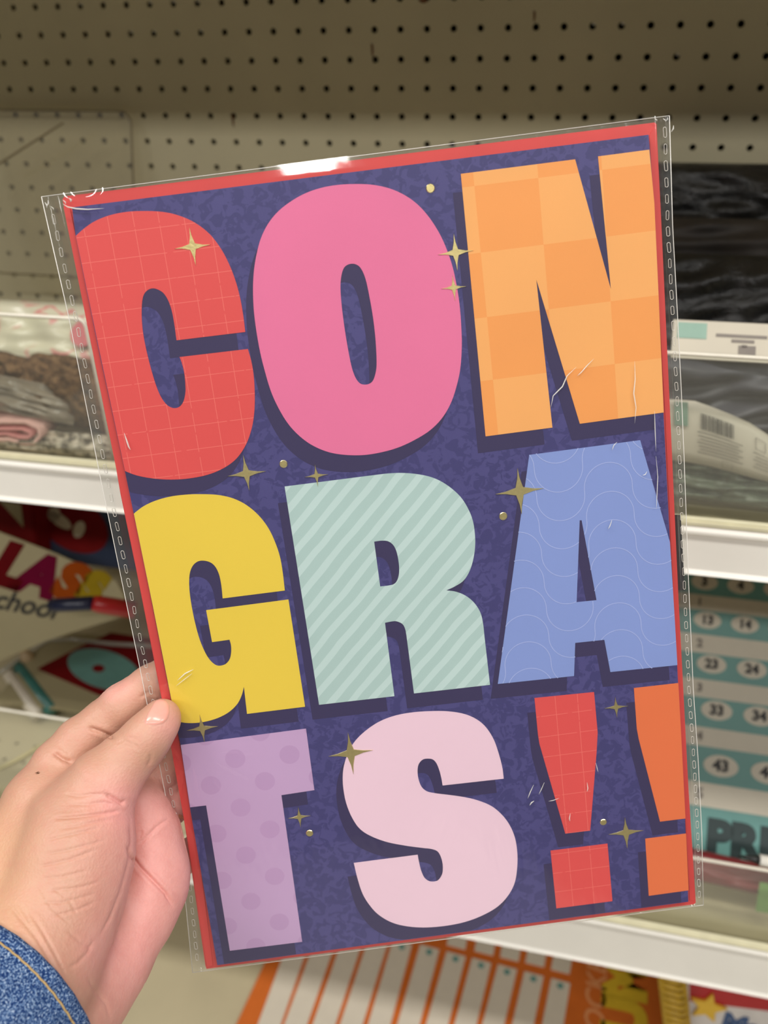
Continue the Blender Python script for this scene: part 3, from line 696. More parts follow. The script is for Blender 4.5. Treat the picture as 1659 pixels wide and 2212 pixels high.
# keep the fingers out of the card: clip against envelope back and film front
def surface_nets(D):
    inside_ = D < 0
    c = [(i, j, k) for i in (0, 1) for j in (0, 1) for k in (0, 1)]
    cs = np.stack([inside_[i:nx - 1 + i, j:ny - 1 + j, k:nz - 1 + k] for i, j, k in c]).sum(0)
    act = (cs > 0) & (cs < 8); ids = -np.ones(act.shape, int); ids[act] = np.arange(act.sum()); I = np.argwhere(act)
    P = np.zeros((len(I), 3)); N = np.zeros(len(I))
    for (a_, b_) in [(p, q) for x_, p in enumerate(c) for q in c[x_ + 1:] if sum(abs(p[i] - q[i]) for i in range(3)) == 1]:
        da = D[I[:, 0] + a_[0], I[:, 1] + a_[1], I[:, 2] + a_[2]]; db = D[I[:, 0] + b_[0], I[:, 1] + b_[1], I[:, 2] + b_[2]]
        m_ = (da < 0) != (db < 0); t = np.where(m_, da / np.where(m_, da - db, 1), 0)
        P += np.where(m_[:, None], np.array(a_) + t[:, None] * (np.array(b_) - np.array(a_)), 0); N += m_
    V = (I + P / N[:, None]) * H + lo
    Fs = []
    for ax in range(3):
        o1, o2 = [i for i in range(3) if i != ax]
        sl_ = [slice(1, s - 1) for s in D.shape]; sA = list(sl_); sA[ax] = slice(0, D.shape[ax] - 1); sB = list(sl_); sB[ax] = slice(1, D.shape[ax])
        A_, B_ = inside_[tuple(sA)], inside_[tuple(sB)]; J = np.argwhere(A_ != B_)
        fl_ = A_[tuple(J.T)]; J = J + np.array([0 if i == ax else 1 for i in range(3)])
        q = []
        for s, t in ((0, 0), (1, 0), (1, 1), (0, 1)):
            K = J.copy(); K[:, o1] -= s; K[:, o2] -= t; q.append(ids[tuple(K.T)])
        q = np.stack(q, 1)
        if ax == 1: fl_ = ~fl_
        q = np.where(fl_[:, None], q, q[:, ::-1]); Fs.append(q)
    return V, np.concatenate(Fs)
HV, HF = surface_nets(Dh); del Dh
# light smoothing of the net
def edges_of(Fq): return np.concatenate([Fq[:, [0, 1]], Fq[:, [1, 2]], Fq[:, [2, 3]], Fq[:, [3, 0]]])
E_ = edges_of(HF); deg = np.bincount(E_.ravel(), minlength=len(HV))[:, None].clip(1)
for it in range(5):
    acc = np.zeros_like(HV)
    for a_ in range(3):
        acc[:, a_] = np.bincount(E_[:, 0], HV[E_[:, 1], a_], len(HV)) + np.bincount(E_[:, 1], HV[E_[:, 0], a_], len(HV))
    HV = HV * 0.5 + acc / deg * 0.5
def vnorm(V, Fq):
    n = np.cross(V[Fq[:, 2]] - V[Fq[:, 0]], V[Fq[:, 3]] - V[Fq[:, 1]]); N = np.zeros_like(V)
    for a_ in range(4):
        for i in range(3): N[:, i] += np.bincount(Fq[:, a_], n[:, i], len(V))
    return N / np.linalg.norm(N, axis=1)[:, None].clip(1e-9)
N = vnorm(HV, HF)
ctr_ = HV.mean(0)
if (N * (HV - ctr_)).sum() < 0: HF = HF[:, ::-1]; N = -N
px = np.stack([829.5 + F * HV[:, 0] / HV[:, 2], 1106 + F * HV[:, 1] / HV[:, 2]], 1)
CRE = [([(190,1571),(208,1578),(226,1585),(246,1594)], .9, 5), ([(115,1624),(135,1639),(156,1646)], .9, 5), ([(300,1508),(322,1495),(336,1502)], .25, 5),
       ([(250,1606),(268,1600),(288,1606),(300,1618)], .16, 4), ([(256,1616),(272,1609),(288,1614)], .16, 4), ([(262,1596),(280,1592),(300,1600)], .13, 4),
       ([(318,1655),(325,1640),(324,1628)], .3, 5),
       ([(228,1715),(240,1722),(252,1729),(262,1735),(270,1729)], .8, 4.5), ([(118,1768),(145,1766),(170,1764),(211,1759),(245,1754),(258,1751)], .5, 3.6),
       ([(140,1716),(170,1720),(200,1716),(228,1716)], .28, 3.4), ([(150,1738),(190,1738),(225,1733),(246,1738)], .28, 3.4), ([(130,1790),(165,1785),(205,1775),(240,1772)], .25, 3.4),
       ([(100,1815),(130,1808),(162,1801),(214,1788)], .25, 3.4), ([(95,1845),(140,1838),(190,1825),(225,1815)], .22, 3.4), ([(84,1871),(120,1864),(150,1857),(211,1835)], .25, 3.4),
       ([(92,1898),(140,1893),(190,1880)], .2, 3.4), ([(106,1925),(140,1921),(175,1916),(214,1905)], .22, 3.4), ([(90,1950),(130,1950),(165,1942),(205,1930)], .2, 3.4),
       ([(113,1978),(140,1973),(175,1962),(208,1948)], .2, 3.4), ([(110,1915),(150,1945),(165,1975)], .15, 3.4), ([(80,1905),(110,1960),(150,1995)], .15, 3.4),
       ([(279,1760),(284,1813),(277,1869),(262,1926),(240,1982),(215,2027)], .3, 5),
       ([(276,1830),(288,1855),(301,1873),(331,1903),(357,1929),(373,1958)], .95, 4.5), ([(298,1826),(320,1805),(339,1786),(364,1769)], .4, 4),
       ([(262,1960),(256,1992),(254,2030)], .3, 5), ([(300,1812),(306,1800),(304,1795)], .3, 4),
       ([(18,1950),(45,1985),(75,2022),(109,2076),(139,2129),(154,2170)], .32, 4), ([(60,1965),(90,2010),(120,2060),(150,2120)], .22, 4), ([(40,1950),(80,2020),(118,2085)], .2, 3.6),
       ([(205,2030),(190,2060),(170,2080),(150,2090)], .25, 5), ([(145,2010),(175,2035),(205,2050)], .2, 4), ([(236,2200),(228,2170),(205,2140),(190,2110)], .25, 5)]
disp = np.zeros(len(HV)); front = N[:, 2] < 0.15
# only crease the nearest sheet: vertices on the camera side and not on the hidden fingers
nearm = front & (HV[:, 2] < 413)
for pts, dpt, wd_ in CRE:
    best = np.full(len(HV), 1e9)
    tot = len(pts) - 1; tp = np.zeros(len(HV))
    for s in range(tot):
        a_, b_ = np.array(pts[s], float), np.array(pts[s + 1], float); ab = b_ - a_
        t = np.clip(((px - a_) @ ab) / (ab @ ab), 0, 1); d = np.linalg.norm(px - a_ - t[:, None] * ab, axis=1)
        m_ = d < best; best[m_] = d[m_]; tp[m_] = (s + t[m_]) / tot
    taper = np.clip(np.minimum(tp, 1 - tp) * 6 + 0.15, 0, 1)
    disp -= 1.5 * dpt * np.exp(-(best / (wd_ * .72)) ** 2) * taper - 0.25 * dpt * np.exp(-((best - 2.2 * wd_) / wd_) ** 2) * taper
# bony / tendon relief and fat pad undulation
rs = np.random.RandomState(5)
for _ in range(26):
    kx, ky = rs.randn(2) * 0.018; disp += 0.09 * np.sin(px[:, 0] * kx + px[:, 1] * ky + rs.rand() * 6.28)
HV = HV + N * (disp * nearm)[:, None]
# nail bed is set in by moving nothing here; the nail is its own plate
Wd = HV @ R + CAM
hand_pos = np.array([0.0, 0.0, 0.0])
person = thing('person', "left hand in denim cuff pinching the card's left edge, thumb in front", 'person', atD(30, 2190, 340))
off = person.location
vsw = np.stack([Wd[:, 0] / 1000 - off.x, -Wd[:, 2] / 1000 - off.y, (Wd[:, 1] + FLOOR) / 1000 - off.z], 1)
hme = bpy.data.meshes.new('hand'); hme.from_pydata(vsw.tolist(), [], HF.tolist()); hme.update()
hme.polygons.foreach_set('use_smooth', [True] * len(hme.polygons))
# skin tone zones: rosy palm side, sandy back of the hand, redder knuckle and tips
def blob(x, y, s): return np.exp(-(((px[:, 0] - x) ** 2 + (px[:, 1] - y) ** 2) / s ** 2))
rosy = np.clip((px[:, 0] - 150) / 160, 0, 1) * np.clip((px[:, 1] - 1640) / 90, 0, 1)
rosy = np.clip(rosy + 0.7 * blob(375, 1575, 40) + 0.45 * blob(265, 1475, 30) + 0.5 * blob(230, 1490, 24) + 0.5 * blob(255, 1740, 45) + 0.4 * blob(215, 2050, 60), 0, 1)
sandy = np.clip((110 - px[:, 0]) / 120, 0, 1) * np.clip((px[:, 1] - 1650) / 150, 0, 1)
mole = (np.linalg.norm((px - np.array([81, 1669])) / np.array([4.5, 2.6]), axis=1) < 1) & front
at = hme.color_attributes.new('tone', 'FLOAT_COLOR', 'POINT')
cc_ = np.stack([rosy, sandy, mole.astype(float), np.ones(len(px))], 1); at.data.foreach_set('color', cc_.ravel())
a = NT('skin'); at_n = a.n('ShaderNodeAttribute', attribute_name='tone'); sep = a.n('ShaderNodeSeparateColor'); a.l(at_n.outputs['Color'], sep.inputs[0])
base = a.mix(a.noise(70, 3), L4((192, 144, 121)), L4((203, 156, 133)))
base = a.mix(sep.outputs[0], base, a.mix(a.noise(90, 3), L4((226, 156, 148)), L4((238, 174, 164))))
base = a.mix(a.math('MULTIPLY', sep.outputs[1], 0.6), base, L4((212, 166, 126)))
mott = a.ramp(a.noise(210, 4, 0.6), [(0.42, (0, 0, 0, 1)), (0.7, (1, 1, 1, 1))])
base = a.mix(a.math('MULTIPLY', mott, 0.16), base, L4((206, 120, 112)))
base = a.mix(sep.outputs[2], base, L4((96, 60, 40)))
a.l(base, a.b.inputs['Base Color']); a.b.inputs['Roughness'].default_value = 0.46; a.b.inputs['Specular IOR Level'].default_value = 0.42
a.b.inputs['Subsurface Weight'].default_value = 0.18; a.b.inputs['Subsurface Scale'].default_value = 0.004; a.b.inputs['Subsurface Radius'].default_value = (1, .35, .2)
vo = a.n('ShaderNodeTexVoronoi'); vo.inputs['Scale'].default_value = 900; a.l(a.coord(), vo.inputs['Vector'])
a.bump(a.math('ADD', a.math('MULTIPLY', vo.outputs['Distance'], 0.5), a.noise(260, 4, 0.6)), 0.28, 0.0006)
hme.materials.append(a.m)
hand = bpy.data.objects.new('hand', hme); link(hand, person)
bvh = BVHTree.FromPolygons([tuple(v) for v in vsw], [tuple(f) for f in HF])
# thumb nail: curved plate conforming to the tip, slightly proud, with a free edge
nail_px = [(344,1509.5),(353,1509),(361,1515),(366,1527),(366,1543),(361,1556),(350,1564),(336,1567),(322,1566),(312,1563),(315,1551),(321,1538),(328,1526),(335,1515)]
cam_l = W(CAM) - off
def hit(x, y):
    d = wdir(ray(x, y)).normalized(); return bvh.ray_cast(cam_l, d)
nl = np.array(smoothloop(nail_px, 3)); nc = nl.mean(0); vs, fs = [], []; rings = 8; n = len(nl); ok = True
for k in range(rings + 1):
    s = 1 - k / rings if k < rings else 0.02
    for p in nl:
        q = nc + (p - nc) * s; h = hit(*q)
        if h[0] is None: h = hit(*(nc + (p - nc) * s * 0.9))
        if h[0] is None: h = hit(*(nc + (p - nc) * s * 0.7))
        lift = 0.0005 * (1 - (1 - min(1, (1 - s) * 5)) ** 2) - 0.00005
        vs.append(h[0] + h[1] * lift)
for k in range(rings):
    for i in range(n): fs.append((k * n + i, k * n + (i + 1) % n, (k + 1) * n + (i + 1) % n, (k + 1) * n + i))
fs.append(tuple(rings * n + i for i in range(n)))
a = NT('nail'); a.l(a.mix(a.noise(120, 2), L4((222, 152, 138)), L4((232, 172, 156))), a.b.inputs['Base Color']); a.b.inputs['Roughness'].default_value = 0.22
a.b.inputs['Subsurface Weight'].default_value = 0.2; a.b.inputs['Subsurface Scale'].default_value = 0.002; M_nail = a.m
nail = meshobj('thumbnail', vs, fs, M_nail, person, True); nail['label'] = 'pale pink thumbnail, cut short'
# thin ring on the ring finger
rp = atD(372, 1733, cdp(375, 1735, -18)); qa = atD(430, 1705, cdp(430, 1705, -15.5)); qb = atD(375, 1735, cdp(375, 1735, -18))
ax = (qa - qb) / np.linalg.norm(qa - qb); c0 = qb * .72 + qa * .28; e1_ = np.cross(ax, [0, 1, 0]); e1_ /= np.linalg.norm(e1_); e2_ = np.cross(ax, e1_)
tube('finger_ring', [W(c0 + (e1_ * math.cos(w) + e2_ * math.sin(w)) * 9.3) - off for w in np.linspace(0, 2 * math.pi, 40, endpoint=False)], 0.0009,
     plain('orange_gold', (226, 142, 66), 1, 0.25, 0.6), person, 8, closed=True)['label'] = 'thin orange-gold ring'

# denim cuff
ad = np.array([-0.47, 0.373, -0.80]); ad /= np.linalg.norm(ad)
e1c = np.array([0.62, 0.78, 0.0]); e1c /= np.linalg.norm(e1c); e2c = np.cross(ad, e1c); e2c /= np.linalg.norm(e2c)
CC = cam3(65, 2158, 346)
def cuffp(s, w, extra=0.0):
    """s = distance up the arm in mm, w = angle"""
    rr = 38.0 + 0.10 * s + extra + 0.9 * math.sin(3 * w + 1) + 0.5 * math.sin(5 * w + s * .05)
    p = CC + ad * s + (e1c * math.cos(w) * 1.0 + e2c * math.sin(w) * 0.92) * rr
    return W(R.T @ p + CAM) - off
a = NT('denim'); mp = a.n('ShaderNodeMapping'); a.l(a.coord(), mp.inputs[0]); mp.inputs['Rotation'].default_value = (0.4, 0.9, 0.7); mp.inputs['Scale'].default_value = (1, 1, 2.2)
n1_ = a.noise(1250, 2, 0.75, mp.outputs[0]); n2_ = a.noise(90, 3)
c_ = a.ramp(n1_, [(0.38, L4((18, 40, 88))), (0.5, L4((44, 78, 130))), (0.58, L4((130, 160, 196))), (0.68, L4((205, 220, 236)))])
c_ = a.mix(a.math('MULTIPLY', n2_, 0.35), c_, L4((30, 56, 108)))
a.l(c_, a.b.inputs['Base Color']); a.b.inputs['Roughness'].default_value = 0.9; a.b.inputs['Specular IOR Level'].default_value = 0.15
a.bump(n1_, 0.9, 0.0006); M_denim = a.m
prof = [(3.0, -2.6), (0.5, -2.4), (-0.4, -1.2), (0.2, 0.2), (2.0, 0.9), (5.6, 0.9), (7.0, 0.2), (8.5, 0.35), (14, 0.8), (25, 0.8), (45, 1.2), (80, 1.0)]
nw = 120; vs = [cuffp(s, 2 * math.pi * k / nw, e + 0.25 * math.sin(2 * math.pi * k / nw * 23)) for s, e in prof for k in range(nw)]
fs = [(j * nw + k, j * nw + (k + 1) % nw, (j + 1) * nw + (k + 1) % nw, (j + 1) * nw + k) for j in range(len(prof) - 1) for k in range(nw)]
cuff = meshobj('denim_cuff', vs, fs, M_denim, person, True); cuff['label'] = 'blue denim jacket cuff with tan stitching'
sm = cuff.modifiers.new('s', 'SUBSURF'); sm.levels = 1; sm.render_levels = 1
tube('stitching', [cuffp(6.3 + 0.10 * math.sin(k * 1.3), 2 * math.pi * k / 260, 0.75 + 0.22 * abs(math.sin(k * .65))) for k in range(260)], 0.0004, plain('tan_thread', (178, 148, 96), 1, 0.6, bump=0.4, scale=900), cuff, 6, closed=True)

# ================================================================= GOODS ON THE SHELVES
def plane_thing(name, label, cat, corners, group=None):
    """corners: mm points TL, TR, BL -> empty whose local x runs right, y up, z towards viewer; returns obj, width, height"""
    o_, a_, b_ = map(np.array, corners); u = a_ - o_; v = o_ - b_
    mt = frame_of(o_, u, v); t = thing(name, label, cat, group=group, mw=mt)
    return t, np.linalg.norm(u) / 1000, np.linalg.norm(v) / 1000
def T(x, y, z=0.0, rz=0.0): return Matrix.Translation((x, y, z)) @ Matrix.Rotation(rz, 4, 'Z')
def lbox(name, x0, x1, y0, y1, z0, z1, mat, parent, bev=0.0):
    bm = bmesh.new(); bmesh.ops.create_cube(bm, size=1)
    for v in bm.verts: v.co = Vector(((x0 + x1) / 2 + v.co.x * (x1 - x0), (y0 + y1) / 2 + v.co.y * (y1 - y0), (z0 + z1) / 2 + v.co.z * (z1 - z0)))
    if bev: bmesh.ops.bevel(bm, geom=bm.edges[:], offset=bev, segments=2, affect='EDGES')
    return bmobj(name, bm, mat, parent)
def disc(name, cx, cy, rx_, ry_, z0, z1, mat, parent, n=28, rot=0.0):
    c_, s_ = math.cos(rot), math.sin(rot)
    return prism(name, [[(cx + rx_ * math.cos(w) * c_ - ry_ * math.sin(w) * s_, cy + rx_ * math.cos(w) * s_ + ry_ * math.sin(w) * c_) for w in np.linspace(0, 2 * math.pi, n, endpoint=False)]], z0, z1, mat, parent)
def pillow(name, w, h, d, mat, parent, seed=1, wr=0.003, nx_=36, ny_=26):
    """soft bag in local metres, centred"""
    rs = np.random.RandomState(seed); ph = rs.rand(10, 3) * 6.28; kk = rs.randn(10, 2) * 2.2
    vs = []
    for sgn in (1, -1):
        for j in range(ny_ + 1):
            for i in range(nx_ + 1):
                a_, b_ = i / nx_ * 2 - 1, j / ny_ * 2 - 1
                e = max(0, (1 - abs(a_) ** 3)) ** .5 * max(0, (1 - abs(b_) ** 3)) ** .5
                z = sgn * d / 2 * e + sum(wr * math.sin(kk[q][0] * a_ * 4 + kk[q][1] * b_ * 4 + ph[q][0]) for q in range(10)) * 0.4 * e
                vs.append((a_ * w / 2, b_ * h / 2, z))
    n_ = (nx_ + 1) * (ny_ + 1); fs = []
    for s in range(2):
        for j in range(ny_):
            for i in range(nx_):
                q = [s * n_ + j * (nx_ + 1) + i, s * n_ + j * (nx_ + 1) + i + 1, s * n_ + (j + 1) * (nx_ + 1) + i + 1, s * n_ + (j + 1) * (nx_ + 1) + i]
                fs.append(tuple(q if s == 0 else q[::-1]))
    return meshobj(name, vs, fs, mat, parent, True)

# --- clear acrylic sheet leaning on the pegboard, upper left
p_tl, p_tr, p_bl = atZ(-45, 237, 12), atZ(283, 241, 12), atZ(62, 580, 55)
ac, w_, h_ = plane_thing('acrylic_sheet', 'clear rounded acrylic sheet leaning against the pegboard, upper left', 'sheet', (p_tl, p_tr, p_bl))
rc = 0.012; out = []
for (cx, cy, a0) in ((w_ - rc, -rc, 0), (rc, -rc, 90), (rc, -h_ + rc, 180), (w_ - rc, -h_ + rc, 270)):
    out += [(cx + rc * math.cos(math.radians(a0 + q)), cy + rc * math.sin(math.radians(a0 + q))) for q in (0, 22, 45, 68, 90)]
M_acs = clear('acrylic_sheet_clear', (0.98, 0.97, 0.94), 1.0, 0.06, haze=0.05, hazecol=(0.80, 0.76, 0.62), base=0.03)
prism('panel', [out], 0, 0.0025, M_acs, ac)
M_aed = plain('acrylic_dark_edge', (120, 108, 80), 1.0, 0.3)
tube('sheet_rim', [(x, y, 0.00125) for x, y in out], 0.0011, M_aed, ac, 6, closed=True)
# a second, smaller sheet crossing it: only its slanting edge reads
q0, q1 = atZ(-30, 372, 62), atZ(137, 266, 50)
sp_ = thing('acrylic_strip', 'narrow clear strip slanting across the leaning acrylic sheet', 'strip', q0)
d_ = W(q1) - W(q0); nrm_ = Vector((0, -1, 0)); sd_ = d_.cross(nrm_).normalized() * 0.001
meshobj('strip', [Vector() + sd_, d_ + sd_, d_ - sd_, -sd_, Vector() + sd_ + nrm_ * .002, d_ + sd_ + nrm_ * .002, d_ - sd_ + nrm_ * .002, -sd_ + nrm_ * .002],
        [(0, 1, 2, 3), (7, 6, 5, 4), (0, 4, 5, 1), (1, 5, 6, 2), (2, 6, 7, 3), (3, 7, 4, 0)], M_aed, sp_)

# --- white pouch with pink print, upper shelf left
a = NT('white_pouch_film'); x_ = a.n('ShaderNodeSeparateXYZ'); a.l(a.coord(), x_.inputs[0])
sc_ = a.noise(26, 1.5, 0.5, dist=1.2)
prn = a.ramp(sc_, [(0.56, (0, 0, 0, 1)), (0.60, (1, 1, 1, 1)), (0.635, (1, 1, 1, 1)), (0.66, (0, 0, 0, 1))])
a.l(a.mix(a.math('MULTIPLY', prn, 0.8), a.mix(a.noise(20, 2), L4((214, 206, 184)), L4((190, 188, 160))), L4((206, 120, 120))), a.b.inputs['Base Color'])
a.b.inputs['Roughness'].default_value = 0.25; M_pouch = a.m
M_brown = NT('brown_fleece'); a = M_brown; f_ = a.noise(160, 5, 0.7)
a.l(a.ramp(f_, [(0.35, L4((62, 44, 28))), (0.5, L4((118, 86, 56))), (0.7, L4((158, 124, 88)))]), a.b.inputs['Base Color']); a.b.inputs['Roughness'].default_value = 0.95; a.bump(f_, 1.0, 0.006); M_brown = a.m
def soft_thing(name, label, cat, pxc, zc, size, mat, rot=(0, 0, 0), seed=1, wr=0.003, rest=None, part='body'):
    c = atZ(pxc[0], pxc[1], zc); t = thing(name, label, cat, c)
    t.rotation_euler = rot
    pillow(part, size[0], size[1], size[2], mat, t, seed, wr); return t
# pillow's local z must face the aisle: rotate +90 deg about X
FR = math.pi / 2
po = soft_thing('craft_pouch', 'white soft pouch with pink print behind the left clear fence', 'pouch', (75, 755), 235, (0.27, 0.092, 0.04), M_pouch, (FR - .6, 0, 0.0), 4)
disc('printed_dot', 0.063, 0.012, .0115, .0115, .0235, .0255, plain('coral_ink', (206, 104, 110), 1, .4), po)
soft_thing('craft_pouch', 'brown fuzzy fleece pack under the white pouch, left', 'pouch', (178, 850), 322, (0.12, 0.06, 0.05), M_brown, (FR - .8, 0, -.1), 9, .006)
soft_thing('craft_pouch', 'brown fuzzy fleece pack at the left frame edge', 'pouch', (-40, 805), 300, (0.12, 0.045, 0.035), M_brown, (FR - .2, 0.2, 0.1), 12, .006)
gv = soft_thing('craft_pouch', 'grey clear-wrapped pack with pale glints below the fleece, left', 'pouch', (5, 850), 348, (0.13, 0.03, 0.022), plain('grey_wrap', (150, 138, 124), 1, .2, var=.25, scale=40), (FR - .3, .12, 0), 21)
for (xa, ya, xb, yb) in ((62, 792, 120, 808), (52, 815, 100, 832)):
    A_, B_ = atZ(xa, ya, 318), atZ(xb, yb, 318)
    tt_ = thing('clear_straw', 'upper clear straw lying on the brown fleece' if ya < 800 else 'lower clear straw lying on the brown fleece', 'straw', A_)
    tube('tube', [Vector(), W(B_) - W(A_)], .0017, plain('straw', (226, 218, 206), 1, .2), tt_)
# folded pink felt: a rolled sheet cross-section extruded inwards
ft = thing('folded_felt', 'pale pink felt folded over itself behind the left fence', 'fabric', atZ(0, 915, 345))
cpx = [(-90,912),(-30,900),(30,893),(80,893),(108,905),(112,922),(98,938),(72,938),(45,930),(0,932),(-60,938),(-90,940)]
inner = [(-90,922),(-30,915),(30,908),(72,908),(90,914),(92,922),(84,927),(66,926),(40,918),(0,921),(-60,926),(-90,930)]
M_felt = plain('pink_felt', (226, 150, 148), 1.0, .85, var=.1, scale=120, bump=.3)
M_felt2 = plain('pale_pink_felt', (240, 190, 182), 1.0, .85, var=.06, scale=120, bump=.3)
for nm_, pl, mt_, r_ in (('outer_fold', cpx, M_felt2, 3), ('inner_fold', inner, M_felt, 2.6)):
    pp = [atZ(x, y, 345) for x, y in pl]; vs, fs = [], []
    n = len(pp)
    for dz in (18, -22):
        for i, p in enumerate(pp):
            t_ = (pp[min(i + 1, n - 1)] - pp[max(i - 1, 0)])[:2]; t_ = t_ / np.linalg.norm(t_); nn = np.array([-t_[1], t_[0]]) * r_ / 2
            for s in (1, -1): vs.append(W((p[0] + s * nn[0], p[1] + s * nn[1], p[2] + dz)) - ft.location)
    for i in range(n - 1):
        a0, b0 = 2 * i, 2 * n + 2 * i
        fs += [(a0, a0 + 2, a0 + 3, a0 + 1), (b0, b0 + 1, b0 + 3, b0 + 2), (a0, b0, b0 + 2, a0 + 2), (a0 + 1, a0 + 3, b0 + 3, b0 + 1)]
    fs += [(2 * n - 2, 4 * n - 2, 4 * n - 1, 2 * n - 1)]
    o = meshobj(nm_, vs, fs, mt_, ft, True)
# pebbles / scatter pack in front of it
M_peb = NT('pebble_mix'); a = M_peb; f_ = a.noise(130, 3, .6); a.l(a.ramp(f_, [(.38, L4((84, 74, 64))), (.52, L4((186, 174, 156))), (.66, L4((226, 212, 196)))]), a.b.inputs['Base Color']); a.b.inputs['Roughness'].default_value = .3; a.bump(f_, .8, .004); M_peb = a.m
soft_thing('craft_pouch', 'clear pack of pale and dark pebbles lowest behind the left fence', 'pouch', (60, 950), 352, (0.17, 0.02, 0.02), M_peb, (FR - .7, 0, 0), 31, .002)

# --- black bags, upper shelf right
M_blk = NT('black_poly_bag'); a = M_blk; f_ = a.noise(22, 4, .6)
a.l(a.ramp(f_, [(.35, L4((18, 18, 17))), (.7, L4((40, 38, 36)))]), a.b.inputs['Base Color']); a.b.inputs['Roughness'].default_value = .38; a.bump(a.noise(45, 5, .65, dist=1.5), .6, .005); M_blk = a.m
M_blk2 = plain('charcoal_felt', (44, 38, 32), 1, .7, var=.3, scale=30, bump=.4)
M_nvy = plain('dark_navy_cloth', (58, 58, 66), 1, .5, var=.3, scale=26, bump=.5)
soft_thing('black_bag', 'topmost black plastic bag on the right upper shelf', 'bag', (1600, 460), 45, (0.24, 0.085, 0.055), M_blk, (FR - .3, 0, 0), 41, .004)
soft_thing('black_bag', 'second black bag, directly under the topmost one', 'bag', (1590, 570), 122, (0.22, 0.075, 0.055), M_blk2, (FR - .4, 0, .0), 42, .004)
bb = soft_thing('black_bag', 'black bag with bright glints above the grey label', 'bag', (1590, 682), 195, (0.2, 0.095, 0.045), M_blk, (FR - .4, 0, 0), 43, .004)
M_lab = plain('grey_header', (186, 178, 160), 1, .5, var=.05, scale=20)
M_ink = plain('grey_print_ink', (120, 112, 104), 1, .6); M_black_ink = plain('black_ink', (40, 38, 38), 1, .6)
M_teal_l = plain('pale_teal_print', (128, 158, 142), 1, .5)
t, w_, h_ = plane_thing('header_label', 'grey header label with teal corner above the right clear fence', 'label', (atZ(1455, 690, 318), atZ(1700, 702, 318), atZ(1455, 772, 340)))
lbox('board', 0, w_, -h_, 0, -.001, 0, M_lab, t); lbox('teal_corner', .003, .022, -.014, -.002, 0, .0004, M_teal_l, t)
for k in range(3): lbox('printed_line', .028 + .01 * k, w_ - .012 - .008 * k, -h_ * (.36 + .13 * k) - .0012, -h_ * (.36 + .13 * k) + .0012, 0, .0003, M_ink, t)
lbox('printed_mark', w_ - .03, w_ - .019, -h_ * .85, -h_ * .6, 0, .0003, M_ink, t)
soft_thing('folded_cloth', 'dark grey-navy folded cloth behind the right fence', 'cloth', (1590, 858), 325, (0.18, 0.055, 0.035), M_nvy, (FR - .1, .12, 0), 51, .007)
soft_thing('clear_bag', 'grey-green clear bag below the barcode label', 'bag', (1565, 1040), 350, (0.15, 0.03, 0.022), NT and plain('sage_wrap', (104, 112, 98), 1, .15, var=.45, scale=90, bump=.8), (FR - .5, .04, 0), 61, .004)
# barcode label: sagging white band
bl = thing('barcode_label', 'white barcode label with teal corner sagging behind the right fence', 'label', atZ(1460, 865, 356))
top = [(1440,862),(1470,864),(1500,866),(1540,880),(1580,896),(1620,914),(1659,940),(1700,975)]; bot = [(1440,992),(1470,995),(1500,1000),(1540,1008),(1580,1018),(1620,1030),(1659,1040),(1700,1052)]
def lblpt(s, t_, lift=0.0):
    i = min(int(s * 7), 6); f_ = s * 7 - i
    x0 = top[i][0] + (top[i + 1][0] - top[i][0]) * f_; y0 = top[i][1] + (top[i + 1][1] - top[i][1]) * f_; x1 = bot[i][0] + (bot[i + 1][0] - bot[i][0]) * f_; y1 = bot[i][1] + (bot[i + 1][1] - bot[i][1]) * f_
    return W(atZ(x0 + (x1 - x0) * t_, y0 + (y1 - y0) * t_, 354 + 8 * math.sin(t_ * 2.2) + lift)) - bl.location
def lblpatch(name, s0, s1, t0_, t1_, mat, lift, n=8, parent=None, nt=6):
    vs = [lblpt(s0 + (s1 - s0) * i / n, t0_ + (t1_ - t0_) * j / nt, lift) for j in range(nt + 1) for i in range(n + 1)]
    return meshobj(name, vs, [(j * (n + 1) + i, j * (n + 1) + i + 1, (j + 1) * (n + 1) + i + 1, (j + 1) * (n + 1) + i) for j in range(nt) for i in range(n)], mat, parent or bl, True)
M_lw = plain('label_white', (216, 208, 194), 1, .45, var=.03)
lp_ = lblpatch('label_sheet', 0, 1, 0, 1, M_lw, 0, 21); so_ = lp_.modifiers.new('t', 'SOLIDIFY'); so_.thickness = .0006; so_.offset = -1
lblpatch('teal_corner', .08, .22, .03, .42, M_teal_l, 2.2, 4)
rs = np.random.RandomState(2); s = .335
while s < .59:
    w__ = rs.choice([.003, .005, .009]); lblpatch('barcode_bar', s, s + w__, .16, .42, M_black_ink, 2.2, 1, nt=2); s += w__ + rs.choice([.004, .007])
for k in range(7): lblpatch('printed_line', .31 + .01 * (k % 3), .66 - .03 * (k % 2), .47 + .055 * k, .485 + .055 * k, M_ink, 2.2, 6, nt=1)
for k in range(5): lblpatch('printed_line', .74 + .02 * (k % 2), .98, .5 + .07 * k, .515 + .07 * k, M_ink, 2.2, 5, nt=1)
for (s0_, s1_, t0_, t1_) in ((.5, .58, .86, .865), (.5, .58, .97, .975), (.5, .502, .86, .975), (.578, .58, .86, .975), (.76, .84, .2, .21), (.76, .84, .42, .43), (.76, .765, .2, .43), (.835, .84, .2, .43)):
    lblpatch('printed_frame', s0_, s1_, t0_, t1_, M_ink, 2.2, 2, nt=2)

